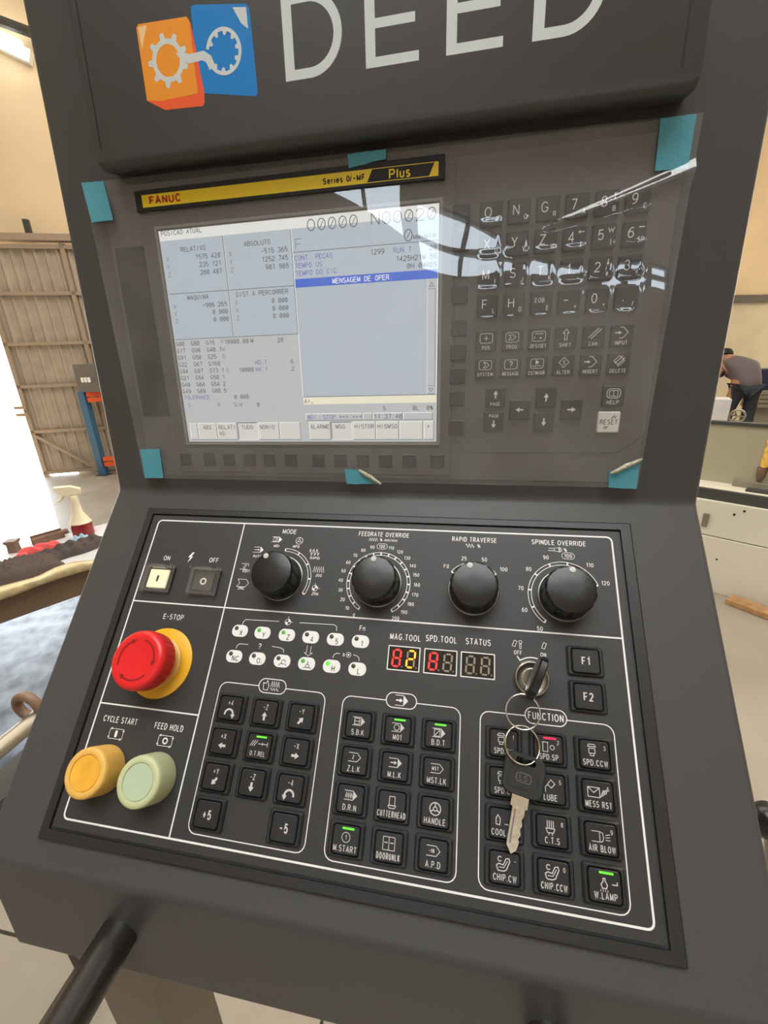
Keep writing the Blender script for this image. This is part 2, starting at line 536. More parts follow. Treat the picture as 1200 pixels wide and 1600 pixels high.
def wallrect(mb, s0, s1, z0, z1, off=0.0, th=0.1):
    a = G0 + GD * s0 + GN * off
    b = G0 + GD * s1 + GN * off
    mb.obox((a + b) / 2 + Vector((0, 0, (z0 + z1) / 2)) - GN * th / 2, GD, GN, (0, 0, 1), (s1 - s0) / 2, th / 2, (z1 - z0) / 2)


# floor: slabs with recessed joints
fm = MB(1).m('floor')
xs = [-9, -6.5, -4.2, -1.9, -0.045, 2.6, 5.2, 7.8, 13]
ys = [-5.3, -2.8, -0.3 + 0.46, 2.7, 5.4, 8.0, 12.5]
gap = 0.004
floor = bpy.data.objects.new('floor', None)
COL.objects.link(floor)
tag(floor, kind='structure')
for i in range(len(xs) - 1):
    for j in range(len(ys) - 1):
        q = MB(1).m('floor')
        w = xs[i + 1] - xs[i]
        h = ys[j + 1] - ys[j]
        q.box(gap - w / 2, w / 2 - gap, gap - h / 2, h / 2 - gap, -0.06, 0.0)
        o = q.build('floor_slab', floor)
        o.location = ((xs[i] + xs[i + 1]) / 2, (ys[j] + ys[j + 1]) / 2, 0)
q = MB(1).m('joint')
q.box(-9, 13, -5.3, 12.5, -0.1, -0.02)
q.build('floor_bed', floor)

# far wall, with the wide opening the gate slides across
q = MB(1).m('wallp')
wallrect(q, -7.5, -4.2, 0, 6.1, 0, 0.2)
wallrect(q, -4.2, 0.35, 2.72, 6.1, 0, 0.2)
wallrect(q, 0.35, 14.5, 0, 6.1, 0, 0.2)
tag(q.build('wall_far'), kind='structure')
# smooth lower lining on the right part of the far wall, topped by a dark rail
q = MB(1).m('wallb')
wallrect(q, 6.2, 14.3, 0, 2.12, 0.03, 0.03)
tag(q.build('wall_far_lining'), kind='structure')
q = MB(1).m('darksteel')
wallrect(q, 6.2, 14.3, 2.12, 2.24, 0.09, 0.09)
tag(q.build('trim_1'), kind='structure')

# other walls, seen in reflections
q = MB(1).m('wallp')
q.box(-9.2, -9, -5.3, 3.6, 0, 6.1)
tag(q.build('wall_left'), kind='structure')
q = MB(1).m('wallp')
q.box(12.4, 12.6, -5.3, 12.3, 0, 6.1)
tag(q.build('wall_right'), kind='structure')
# rear wall with windows, their outlines shaped for the reflections in the film
M['frame'] = mat('window_frame_black', (0.03, 0.03, 0.03), 0.5)
M['rear'] = mat('rear_wall', (0.30, 0.25, 0.2), 0.8)


def ypr(mb, pts, y0, y1):
    n = len(pts)
    mb.add([(x, y0, z) for x, z in pts] + [(x, y1, z) for x, z in pts],
           [tuple(range(n)), tuple(reversed(range(n, 2 * n)))] + [((i + 1) % n, i, n + i, n + (i + 1) % n) for i in range(n)])


# (x0, x1, sill at x0, sill at x1, head at x0, head at x1, panes across, panes up)
WINS = [(-1.5, -0.48, 3.92, 3.38, 4.14, 4.06, 2, 1), (-0.33, 0.66, 3.06, 2.93, 3.80, 3.18, 2, 2), (0.74, 1.42, 2.9, 2.79, 3.12, 2.98, 2, 1), (1.62, 2.27, 2.74, 2.58, 2.98, 2.86, 3, 2)]
q = MB(1).m('rear')
px_ = -9.0
for a, b, s0, s1, h0_, h1_, na, nb in WINS:
    ypr(q, [(px_, 0), (a, 0), (a, 6.1), (px_, 6.1)], -5.2, -5.0)
    ypr(q, [(a, 0), (b, 0), (b, s1), (a, s0)], -5.2, -5.0)
    ypr(q, [(a, h0_), (b, h1_), (b, 6.1), (a, 6.1)], -5.2, -5.0)
    px_ = b
ypr(q, [(px_, 0), (12.4, 0), (12.4, 6.1), (px_, 6.1)], -5.2, -5.0)
tag(q.build('wall_rear'), kind='structure')
for k, (a, b, s0, s1, h0_, h1_, na, nb) in enumerate(WINS):
    q = MB(1).m('frame')
    for i in range(na + 1):
        f = i / na
        x = a + (b - a) * f
        ypr(q, [(x - 0.022, s0 + (s1 - s0) * f), (x + 0.022, s0 + (s1 - s0) * f), (x + 0.022, h0_ + (h1_ - h0_) * f), (x - 0.022, h0_ + (h1_ - h0_) * f)], -5.12, -5.06)
    for i in range(nb + 1):
        f = i / nb
        za = s0 + (h0_ - s0) * f
        zb = s1 + (h1_ - s1) * f
        ypr(q, [(a, za - 0.022), (b, zb - 0.022), (b, zb + 0.022), (a, za + 0.022)], -5.12, -5.06)
    tag(q.build('window_%d' % (k + 1)), kind='structure')
q = MB(1).m('ceil')
q.box(-9.2, 12.6, -5.3, 12.5, 6.1, 6.2)
tag(q.build('ceiling'), kind='structure')
# beam below the ceiling, upper left
q = MB(1).m('darksteel')
bp0, bp1 = Vector((-4.745, 4.593, 4.819, )), Vector((-4.509, 5.09, 4.867, ))
bd = (bp1 - bp0).normalized()
q.tube([bp0 - bd * 2.0, bp1 + bd * 3.0], 0.05, 8)
for bh in (bp0 - bd * 1.8, bp1 + bd * 2.8):
    q.tube([bh, Vector((bh.x, bh.y, 6.12))], 0.02, 8)
tag(q.build('trim_2'), kind='structure')

# strip lamp on the far wall, upper left
lr = root('strip_lamp', 'bright white tube lamp high on the warm wall above the gate', 'lamp', loc=(0, 0, 0))
la, lb = Vector((0.449, 4.901, 0)), Vector((1.026, 4.685, 0))
pa = G0 + GD * la.x + Vector((0, 0, la.y)) + GN * 0.16
pb = G0 + GD * lb.x + Vector((0, 0, lb.y)) + GN * 0.16
ax = (pb - pa).normalized()
lr.location = (pa + pb) / 2
q = MB(1).m('tube')
q.tube([pa - lr.location, pb - lr.location], 0.075, 12)
q.build('lamp_tube', lr, smooth=60)
q = MB(1).m('white')
q.obox(-GN * 0.11, ax, GN, ax.cross(GN), (pb - pa).length / 2 + 0.05, 0.045, 0.06)
q.build('lamp_body', lr)

# sheet metal gate
gr_ = root('sliding_gate', 'tall ribbed metal sliding gate with horizontal rails and a diagonal brace', 'gate', loc=tuple(G0 + GN * 0.12), rotz=GA)
for i in range(22):
    q = MB(1).m('gate')
    w = 0.125
    x0 = 0.02 + i * w
    q.add([(x0, 0, 0.03), (x0 + w * .55, 0, 0.03), (x0 + w * .7, -0.022, 0.03), (x0 + w * .85, -0.022, 0.03), (x0 + w, 0, 0.03),
           (x0, 0, 2.82), (x0 + w * .55, 0, 2.82), (x0 + w * .7, -0.022, 2.82), (x0 + w * .85, -0.022, 2.82), (x0 + w, 0, 2.82)],
          [(j, j + 1, j + 6, j + 5) for j in range(4)])
    o = q.build('gate_sheet', gr_)
    md = o.modifiers.new('solid', 'SOLIDIFY')
    md.thickness = 0.004
for z in (0.05, 0.62, 1.21, 1.73, 2.31, 2.82):
    q = MB(1).m('gatefr')
    q.box(0, 2.78, -0.06, -0.026, z - 0.02, z + 0.02)
    q.build('rail', gr_)
for x in (0.0, 0.92, 2.76):
    q = MB(1).m('gatefr')
    q.box(x, x + 0.05, -0.06, 0.0, 0.0, 2.86)
    q.build('stile', gr_)
q = MB(1).m('gatefr')
q.obox((0.36, -0.05, 0.31), (0.62, 0, -0.5), (0, 1, 0), (0.5, 0, 0.62), 0.40, 0.012, 0.018)
q.build('diagonal_brace', gr_)
q = MB(1).m('gatefr')
q.box(-4.3, 3.0, -0.10, 0.02, 2.88, 2.95)
tag(q.build('gate_track', gr_), 'long top track of the gate')
q = MB(1).m('darksteel')
q.box(0.6, 0.66, -0.07, -0.02, 2.95, 3.10)
q.build('hanger', gr_)
q = MB(1).m('gatefr')
q.box(-0.08, 0.06, -0.1, -0.06, 0.93, 0.97)
q.box(-0.08, 0.06, -0.1, -0.06, 0.84, 0.88)
q.build('latch', gr_)

# yard outside
q = MB(1).m('yard')
q.obox(G0 + GD * -2 - GN * 8.3 + Vector((0, 0, -0.06)), GD, GN, (0, 0, 1), 12, 8.0, 0.05)
tag(q.build('yard_ground'), kind='structure')
q = MB(1).m('outwall')
q.obox(G0 + GD * -2 - GN * 7 + Vector((0, 0, 0.2)), GD, GN, (0, 0, 1), 10, 0.1, 0.2)
tag(q.build('yard_kerb_wall'), kind='structure')

# rack upright with orange beams, left of the console
M['rackblue'] = mat('blue_rack_paint', (0.03, 0.12, 0.24), 0.5)
M['rackor'] = mat('orange_beam_paint', (0.75, 0.10, 0.02), 0.5)
M['grey'] = mat('grey_box', (0.13, 0.12, 0.11), 0.5)
ra = Vector((-4.72, 4.659, 0.0, ))
rk = root('storage_rack', 'blue steel storage rack upright with orange beams before the gate', 'rack', loc=tuple(ra))
q = MB(1).m('rackblue')
q.box(-0.05, 0.05, -0.04, 0.04, 0.0, 1.12)
q.build('upright', rk)
q = MB(1).m('rackblue')
q.box(0.95, 1.05, 0.36, 0.44, 0.0, 1.12)
q.build('upright', rk)
for z in (0.16, 1.02):
    for dz in (0, 0.07):
        q = MB(1).m('rackor')
        q.obox((0.55, 0.19, z + dz), (0.9, 0.4, 0), (-0.4, 0.9, 0), (0, 0, 1), 0.52, 0.02, 0.028)
        q.build('beam', rk)
q = MB(1).m('darksteel')
q.box(-0.08, 0.08, -0.07, 0.07, 0, 0.01)
q.build('foot_plate', rk)
tb = root('transparent_crate', 'grey translucent crate on top of the blue rack', 'crate', loc=tuple(ra + Vector((0.12, 0.05, 1.122))))
q = MB(1).m('grey')
q.add([(-.12, -.1, 0), (.2, -.1, 0), (.2, .1, 0), (-.12, .1, 0), (-.10, -.12, .34), (.22, -.12, .34), (.22, .12, .34), (-.10, .12, .34)],
      [(0, 3, 2, 1), (0, 1, 5, 4), (1, 2, 6, 5), (2, 3, 7, 6), (3, 0, 4, 7)])
o = q.build('crate_body', tb)
md = o.modifiers.new('solid', 'SOLIDIFY')
md.thickness = 0.008
q = MB(1).m('white')
for k in range(3):
    q.box(-0.02 + k * 0.05, 0.01 + k * 0.05, -0.128, -0.112, 0.12, 0.18)
q.build('label_sticker', tb)

# ------------------------------------------------------------------ work bench, left
M['benchtop'] = mat('pale_bench_top', (0.62, 0.62, 0.64), 0.45, noise=0.1, nscale=8)
M['apron'] = mat('brown_apron', (0.16, 0.11, 0.075), 0.6)
M['rolledge'] = mat('rolled_edge_foil', (0.55, 0.46, 0.27), 0.4, 0.3, noise=0.25, nscale=30)
B0 = Vector((-1.333, 0.706, 0.7, ))
B1 = Vector((-1.19, 0.947, 0.7, ))
bu = (B1 - B0).normalized()
bn = Vector((-bu.y, bu.x, 0))
bw = 0.42
ba = math.atan2(bu.y, bu.x)
br_ = root('work_bench', 'low work bench with a rolled metal front edge in the sunlight', 'bench', loc=(B0.x, B0.y, 0), rotz=ba)
q = MB(1).m('benchtop')
q.box(-1.6, 0.75, 0.0, bw, 0.68, 0.70)
q.build('bench_top', br_)
q = MB(1).m('apron')
q.box(-1.6, 0.75, 0.012, 0.03, 0.57, 0.68)
q.build('front_apron', br_)
q = MB(1).m('rolledge')
q.tube([(-1.6 + i * 0.0587, -0.008 + 0.006 * math.sin(i * 2.1), 0.690 + 0.005 * math.sin(i * 1.3)) for i in range(41)], [0.021 + 0.004 * math.sin(i * 1.9) for i in range(41)], 12)
q.build('rolled_edge', br_, smooth=60)
for x in (-1.55, 0.68):
    for y in (0.06, bw - 0.05):
        q = MB(1).m('apron')
        q.box(x - 0.025, x + 0.025, y - 0.025, y + 0.025, 0, 0.68)
        q.build('leg', br_)


def bench(px_x, px_y, z=0.7):
    return Vector((px_x, px_y, z))


# spray bottle
M['bottle'] = mat('cream_plastic_bottle', (0.85, 0.76, 0.55), 0.35)
M['redliq'] = mat('red_liquid', (0.26, 0.02, 0.02), 0.25)
sb = Vector((-1.444, 1.173, 0.7, ))
r_ = root('spray_bottle', 'cream trigger spray bottle with dark red liquid in its base', 'bottle', loc=tuple(sb), rotz=math.radians(-140))
q = MB(1).m('redliq')
q.lathe([(0.038, 0.0), (0.042, 0.01), (0.041, 0.05), (0.038, 0.06)], 24)
q.build('liquid', r_, smooth=60)
q = MB(1).m('bottle')
q.lathe([(0.0375, 0.0605), (0.043, 0.062), (0.036, 0.075), (0.02, 0.11), (0.016, 0.16), (0.017, 0.165), (0.017, 0.185), (0.012, 0.19)], 24)
q.build('bottle_body', r_, smooth=60)
q = MB(1).m('bottle')
q.loops([[(x, y * 0.014, z + y * 0) for x, z, y in ((-0.03, 0.19, -1), (0.03, 0.19, -1), (0.058, 0.215, -1), (0.058, 0.235, -1), (0.0, 0.232, -1), (-0.035, 0.215, -1))],
         [(x, y * 0.014, z) for x, z, y in ((-0.03, 0.19, 1), (0.03, 0.19, 1), (0.058, 0.215, 1), (0.058, 0.235, 1), (0.0, 0.232, 1), (-0.035, 0.215, 1))]])
q.build('spray_head', r_, bevel=(0.004, 2))
q = MB(1).m('bottle')
q.tube([(0.028, 0, 0.2), (0.045, 0, 0.175), (0.062, 0, 0.168)], [0.006, 0.006, 0.004], 8)
q.build('trigger', r_, smooth=60)

# brown steel block and small one
M['brownblock'] = mat('rusty_brown_steel', (0.20, 0.12, 0.08), 0.5, noise=0.2, nscale=40)
o0 = Vector((-1.578, 1.046, 0.7, ))
o1 = Vector((-1.529, 1.149, 0.7, ))
ang_ = math.atan2((o1 - o0).y, (o1 - o0).x)
r_ = root('steel_bar', 'rusty brown grooved steel bar lying beside the spray bottle', 'bar', loc=tuple((o0 + o1) / 2), rotz=ang_)
ln = (o1 - o0).length / 2
q = MB(1).m('brownblock')
for k in range(3):
    q.box(-ln, ln, -0.02 + k * 0.014, -0.008 + k * 0.014, 0, 0.03 + 0.008 * (k == 2))
q.box(-ln, ln, -0.018, 0.018, 0, 0.024)
q.build('bar_body', r_, bevel=(0.002, 2))
q = MB(1).m('brownblock')
q.tube([(ln, 0, 0.02), (ln + 0.02, 0, 0.02)], 0.012, 10)
q.build('end_pin', r_)
o2 = Vector((-1.593, 0.979, 0.7, ))
r_ = root('steel_block', 'small rusty brown steel block with a flared top left of the bar', 'block', loc=tuple(o2), rotz=0.4)
q = MB(1).m('brownblock')
q.loops([[(x, y, 0) for x, y in ((-.016, -.016), (.016, -.016), (.016, .016), (-.016, .016))], [(x, y, 0.035) for x, y in ((-.016, -.016), (.016, -.016), (.016, .016), (-.016, .016))],
         [(x * 1.35, y * 1.35, 0.045) for x, y in ((-.016, -.016), (.016, -.016), (.016, .016), (-.016, .016))], [(x * 1.35, y * 1.35, 0.052) for x, y in ((-.016, -.016), (.016, -.016), (.016, .016), (-.016, .016))]])
q.build('block_body', r_)

# fabrics: heaps of cloth as displaced shells
M['quilt'] = mat('brown_quilted_cloth', (0.085, 0.06, 0.05), 0.8)
M['dcloth'] = mat('dark_cloth', (0.07, 0.055, 0.05), 0.85)
M['redcloth'] = mat('coral_red_cloth', (0.9, 0.12, 0.12), 0.7)
M['bluecloth'] = mat('pale_blue_cloth', (0.35, 0.6, 0.75), 0.7)


def heap(name, mt, cx, cy, z, L_, Wd, Hh, rz, fn, nu=60, nv=24, parent=None):
    q = MB(1).m(mt)
    vs = []
    for j in range(nv + 1):
        for i in range(nu + 1):
            u = i / nu * 2 - 1
            v = j / nv * 2 - 1
            e = max(0.0, 1 - abs(u) ** 4) ** 0.5 * max(0.0, 1 - abs(v) ** 3) ** 0.6
            vs.append((u * L_ * (1 + 0.04 * math.sin(v * 5)), v * Wd * (1 + 0.08 * math.sin(u * 7)), Hh * e * (1 + fn(u, v))))
    fs = [(j * (nu + 1) + i, j * (nu + 1) + i + 1, (j + 1) * (nu + 1) + i + 1, (j + 1) * (nu + 1) + i) for j in range(nv) for i in range(nu)]
    n0 = len(vs)
    vs += [(x, y, 0) for x, y, _ in vs]
    edge = [i for i in range(nu + 1)] + [j * (nu + 1) + nu for j in range(1, nv + 1)] + [nv * (nu + 1) + i for i in range(nu - 1, -1, -1)] + [j * (nu + 1) for j in range(nv - 1, 0, -1)]
    m = len(edge)
    fs += [(edge[(i + 1) % m], edge[i], edge[i] + n0, edge[(i + 1) % m] + n0) for i in range(m)]
    fs += [tuple(k + n0 for k in reversed(f)) for f in fs[:nu * nv]]
    q.add(vs, fs)
    o = q.build(name, parent, smooth=60)
    if parent is None:
        o.location = (cx, cy, z)
        o.rotation_euler = (0, 0, rz)
    return o


h0 = Vector((-1.397, 0.776, 0.7, ))
o = heap('quilted_cloth', 'quilt', h0.x, h0.y, 0.701, 0.17, 0.08, 0.045, ba, lambda u, v: 0.32 * abs(math.sin(u * 22 + v * 9)) * abs(math.sin(v * 11 - u * 16)) + 0.05 * math.sin(u * 6))
tag(o, 'dark brown quilted cloth bundle at the near left end of the bench', 'cloth')
h1 = Vector((-1.334, 0.996, 0.7, ))
o = heap('dark_cloth', 'dcloth', h1.x, h1.y, 0.701, 0.135, 0.05, 0.04, ba + 0.1, lambda u, v: 0.25 * math.sin(u * 9 + v * 6) * math.sin(v * 5) + 0.12 * math.sin(u * 21))
tag(o, 'dark crumpled cloth roll in front of the spray bottle', 'cloth')
h2 = Vector((-1.443, 0.959, 0.7, ))
o = heap('red_cloth', 'redcloth', h2.x, h2.y, 0.701, 0.085, 0.014, 0.042, ba + 0.05, lambda u, v: 0.2 * math.sin(u * 11 + v * 4))
tag(o, 'coral red cloth strip between the two dark cloths', 'cloth')
h3 = Vector((-1.393, 1.106, 0.7, ))
o = heap('blue_cloth', 'bluecloth', h3.x, h3.y, 0.701, 0.03, 0.01, 0.03, ba, lambda u, v: 0.2 * math.sin(u * 8))
tag(o, 'small pale blue rag behind the dark cloth roll', 'cloth')

# mottled plastic sheet lying on the floor below the bench
M['sheet'] = mat('mottled_plastic_sheet', (0.22, 0.28, 0.38), 0.35, noise=0.6, nscale=11, bump=0.8, bscale=25)
q = MB(1).m('sheet')
sc_ = [Vector((-2.611, 1.286, 0.0, 0)), Vector((-2.319, 2.188, 0.0, 0)), Vector((-1.025, 0.561, 0.0, 0)), Vector((-1.635, 0.57, -0.0, 0))]
nn_ = 24
vs = []
for j in range(nn_ + 1):
    for i in range(nn_ + 1):
        a = sc_[0].lerp(sc_[1], i / nn_)
        b = sc_[3].lerp(sc_[2], i / nn_)
        p = a.lerp(b, j / nn_)
        vs.append((p.x, p.y, 0.004 + 0.012 * (0.5 + 0.5 * math.sin(i * 1.7 + j * 2.3) * math.sin(j * 1.1 - i * 0.7)) * (0 < i < nn_ and 0 < j < nn_)))
q.add(vs, [(j * (nn_ + 1) + i, (j + 1) * (nn_ + 1) + i, (j + 1) * (nn_ + 1) + i + 1, j * (nn_ + 1) + i + 1) for j in range(nn_) for i in range(nn_)])
o = q.build('plastic_sheet', smooth=80)
md = o.modifiers.new('solid', 'SOLIDIFY')
md.thickness = 0.002
md.offset = 1
tag(o, 'mottled blue grey plastic sheet spread on the floor below the bench', 'sheet')

# steel pipe with a shackle, lower left
pz = 0.75
p0 = Vector((-0.598, 0.062, 0.75, ))
p1 = Vector((-0.595, 0.191, 0.75, ))
pd = (p1 - p0).normalized()
pr_ = root('steel_pipe', 'worn steel pipe with a rusty shackle left of the console', 'pipe', loc=(p0.x, p0.y, 0))
q = MB(1).m('steel')
q.tube([Vector((0, 0, pz)) - pd * 0.6, Vector((0, 0, pz)), Vector((0, 0, pz)) + (p1 - p0) + pd * 0.4], 0.0165, 14)
q.build('pipe_body', pr_, smooth=60)
q = MB(1).m('brownblock')
hk = Vector((-0.615, 0.204, 0.77, )) - pr_.location
q.tube([hk + Vector((0.026 * math.cos(t), 0.0, 0.026 * math.sin(t))) for t in [i * 2 * PI / 20 for i in range(20)]], 0.0095, 10, closed=True)
q.build('shackle', pr_, smooth=60)
q = MB(1).m('apron')
for pp in (-pd * 0.5, (p1 - p0) + pd * 0.38):
    q.tube([(pp.x, pp.y, 0), (pp.x, pp.y, pz)], 0.02, 10)
q.build('support', pr_, smooth=60)
q = MB(1).m('darksteel')
mid = (p1 - p0) * 0.3
q.obox(Vector((-0.625, 0.119, 0.66, )) - pr_.location + Vector((0, 0, -0.05)), pd, (-pd.y, pd.x, 0), (0, 0, 1), 0.24, 0.035, 0.05)
q.tube([Vector((-0.625, 0.119, 0.66, )) - pr_.location + Vector((0, 0, -0.1)), Vector((-0.625, 0.119, 0.66, )) - pr_.location + Vector((0, 0, -0.66))], 0.018, 8)
q.build('lower_guard', pr_)

# ------------------------------------------------------------------ right side: machine base and objects behind
M['mach'] = mat('white_machine_paint', (0.72, 0.68, 0.56), 0.5, noise=0.04, nscale=3)
M['machg'] = mat('greenish_panel', (0.42, 0.39, 0.27), 0.35, noise=0.05, nscale=2)
M['lathe0'] = mat('grey_sill', (0.26, 0.24, 0.18), 0.5)
M['machdark'] = mat('dark_gap', (0.05, 0.052, 0.045), 0.6)
M['plank'] = mat('wood_plank', (0.42, 0.23, 0.10), 0.7, noise=0.25, nscale=25)
Q0 = Vector((1.738, 2.269, 0.0, ))
Q1 = Vector((1.948, 2.118, 0.0, ))
qd = (Q1 - Q0).normalized()
qa = math.atan2(qd.y, qd.x)
mr = root('milling_machine', 'white milling machine base with bolt holes under a greenish beige enclosure', 'machine', loc=tuple(Q0), rotz=qa)
for k, (a, b) in enumerate(((-1.3, 0.35), (0.355, 2.6))):
    q = MB(1).m('mach')
    q.box(a, b, 0, 0.03, 0.0, 0.345 + 0.0)
    q.build('side_panel', mr, bevel=(0.003, 2))
    q = MB(1).m('mach')
    q.box(a, b, 0.004, 0.03, 0.35, 0.56)
    q.build('side_panel', mr, bevel=(0.003, 2))
q = MB(1).m('machdark')
q.box(-1.3, 2.6, 0.03, 0.06, 0.0, 0.62)
q.build('dark_strip', mr)
q = MB(1).m('mach')
q.box(-1.3, 2.6, 0.06, 0.9, 0.02, 0.62)
q.build('top_ledge', mr, bevel=(0.004, 2))
for (a, b) in ((0.008, 0.504, ), (0.048, 0.533, ), (-0.018, 0.214, )):
    q = MB(1).m('black')
    q.tube([(a, -0.001, b), (a, 0.003, b)], 0.006, 12)
    q.build('bolt_hole', mr)
q = MB(1).m('steel')
q.box(-0.13, -0.1, -0.004, 0, 0.40, 0.48)
q.build('metal_tab', mr)
q = MB(1).m('machdark')
q.box(0.02, 0.16, 0.10, 0.16, 0.62, 0.632)
q.build('dark_slot', mr)
# enclosure standing on the ledge
E0 = Vector((1.71, 2.573, 0.62, ))
er = (E0 - mr.location)
ey_ = -er.x * math.sin(qa) + er.y * math.cos(qa)
q = MB(1).m('machg')
q.box(-1.3, 2.6, ey_, ey_ + 0.03, 0.62, 0.965)
q.build('enclosure_panel', mr)
q = MB(1).m('machdark')
q.box(-1.3, 2.6, ey_ - 0.01, ey_ + 0.04, 0.965, 0.985)
q.build('top_rail', mr)
ex_ = (Vector((1.877, 2.554, 0.62, )) - mr.location)
q = MB(1).m('lathe0')
x_ = ex_.x * math.cos(qa) + ex_.y * math.sin(qa)
q.box(x_, 2.0, ey_ - 0.05, ey_ - 0.001, 0.621, 0.655)
q.build('sill', mr)
yb = Vector((1.929, 2.416, 0.66, ))
M['gold'] = mat('golden_plastic', (0.75, 0.45, 0.08), 0.35, noise=0.3, nscale=40)
r_ = root('golden_bundle', 'crumpled golden yellow bundle with a brown end before the greenish panel', 'bundle', loc=tuple(yb))
q = MB(1).m('gold')
rr = random.Random(4)
rings = []
for k in range(9):
    z = 0.08 + k * 0.022
    rings.append([((0.022 + 0.006 * k + 0.008 * rr.random()) * math.cos(t) + 0.006 * k, (0.022 + 0.008 * rr.random()) * math.sin(t), z + 0.01 * rr.random()) for t in [i * 2 * PI / 14 for i in range(14)]])
q.loops(rings)
q.build('bundle_body', r_, smooth=30)
q = MB(1).m('brownblock')
q.loops([[(x * a - 0.012, y * a, z) for x, y in [(math.cos(i * PI / 5), math.sin(i * PI / 5)) for i in range(10)]] for a, z in ((0.010, 0.0), (0.022, 0.03), (0.024, 0.085))])
q.build('brown_end', r_, smooth=40)
# wood plank on the floor
w0 = Vector((1.772, 2.164, 0.0, ))
w1 = Vector((1.95, 1.962, 0.0, ))
wd = (w1 - w0).normalized()
q = MB(1).m('plank')
c_ = (w0 + w1) / 2
q.obox((0, 0, 0.018), wd, (-wd.y, wd.x, 0), (0, 0, 1), (w1 - w0).length / 2, 0.045, 0.017)
o = q.build('wood_plank', bevel=(0.003, 2))
o.location = c_
tag(o, 'brown wooden plank lying on the floor along the white machine base', 'plank')

# lathe with headstock and blue cabinet, and the man bending over it
M['lathe'] = mat('lathe_grey', (0.26, 0.24, 0.18), 0.5, noise=0.1, nscale=10)
M['navy'] = mat('navy_cabinet', (0.02, 0.028, 0.07), 0.35)
M['shirt'] = mat('grey_purple_shirt', (0.14, 0.115, 0.13), 0.85)
M['skin'] = mat('skin', (0.42, 0.22, 0.13), 0.6)
M['trouser'] = mat('dark_trousers', (0.03, 0.035, 0.05), 0.85)
M['cap'] = mat('black_cap', (0.012, 0.012, 0.012), 0.8)
LT = Vector((4.421, 7.299, 0.47, ))
lt = root('lathe', 'long grey lathe bed behind the bending person', 'machine', loc=(LT.x, LT.y, 0), rotz=math.atan2(-0.35, 0.95))
for k in range(4):
    q = MB(1).m('lathe')
    q.box(0.0, 3.0, 0.0 + 0.02 * k, 0.30, 0.50 + 0.062 * k, 0.553 + 0.062 * k)
    q.build('bed_way', lt, bevel=(0.006, 2))
q = MB(1).m('lathe')
q.box(0.03, 2.9, 0.08, 0.28, 0, 0.50)
q.build('bed_base', lt)
SG = Vector((2.723, 4.578, 0.807, ))
sgr = root('sheet_metal_cabinet', 'pale sheet metal cabinet with a hand wheel left of the lathe', 'cabinet', loc=(SG.x, SG.y, 0), rotz=math.atan2(-0.35, 0.95))
q = MB(1).m('benchtop')
q.box(-0.25, 0.085, 0, 0.22, 0.0, 0.91)
q.build('cabinet_body', sgr, bevel=(0.01, 2))
q = MB(1).m('steel')
q.tube([(0.16 + 0.062 * math.cos(t), 0.05, 0.74 + 0.062 * math.sin(t)) for t in [i * 2 * PI / 24 for i in range(24)]], 0.010, 8, closed=True)
for k in range(3):
    t = k * 2 * PI / 3
    q.tube([(0.16, 0.05, 0.74), (0.16 + 0.062 * math.cos(t), 0.05, 0.74 + 0.062 * math.sin(t))], 0.007, 6)
q.tube([(0.16, 0.04, 0.74), (0.16, 0.16, 0.74), (0.08, 0.16, 0.74)], 0.012, 8)
q.build('hand_wheel', sgr, smooth=60)
nv = root('navy_cabinet', 'dark navy cabinet and chuck guard standing behind the lathe', 'cabinet', loc=(LT.x, LT.y, 0), rotz=math.atan2(-0.35, 0.95))
q = MB(1).m('navy')
q.box(0.16, 2.6, 0.36, 0.76, 0.0, 1.05)
q.build('cabinet_body', nv, bevel=(0.02, 3))
q = MB(1).m('navy')
q.lathe([(0.0, -0.2), (0.12, -0.2), (0.13, -0.18), (0.13, 0.18), (0.12, 0.2), (0.0, 0.2)], 24)
o = q.build('chuck_guard', nv, smooth=50)
o.matrix_local = Matrix.Translation((0.62, 0.15, 0.87)) @ Matrix.Rotation(PI / 2, 4, 'Y')
hkr = root('steel_hook', 'pale steel hook standing up beside the arm of the person', 'hook', loc=(LT.x, LT.y, 0), rotz=math.atan2(-0.35, 0.95))
q = MB(1).m('steel')
q.tube([(0.06, 0.26, 0.74), (0.06, 0.26, 0.95), (0.03, 0.26, 1.0), (0.04, 0.26, 1.07), (0.10, 0.26, 1.09), (0.12, 0.26, 1.02), (0.09, 0.26, 0.98)], 0.012, 8)
q.build('hook_body', hkr, smooth=60)


def skin_body(name, nodes, edges, rootnode, mt, parent, sub=2):
    me = bpy.data.meshes.new(name)
    names_ = list(nodes)
    me.from_pydata([nodes[n][0] for n in names_], [], [])
    me.clear_geometry()
    me.from_pydata([nodes[n][0] for n in names_], [(names_.index(a), names_.index(b)) for a, b in edges], [])
    o = bpy.data.objects.new(name, me)
    COL.objects.link(o)
    o.parent = parent
    sk = o.modifiers.new('skin', 'SKIN')
    sk.use_smooth_shade = True
    for i, n in enumerate(names_):
        d = me.skin_vertices[0].data[i]
        r = nodes[n][1]
        d.radius = r if isinstance(r, tuple) else (r, r)
        d.use_root = (n == rootnode)
    ss = o.modifiers.new('sub', 'SUBSURF')
    ss.levels = sub
    ss.render_levels = sub
    me.materials.append(M[mt])
    return o


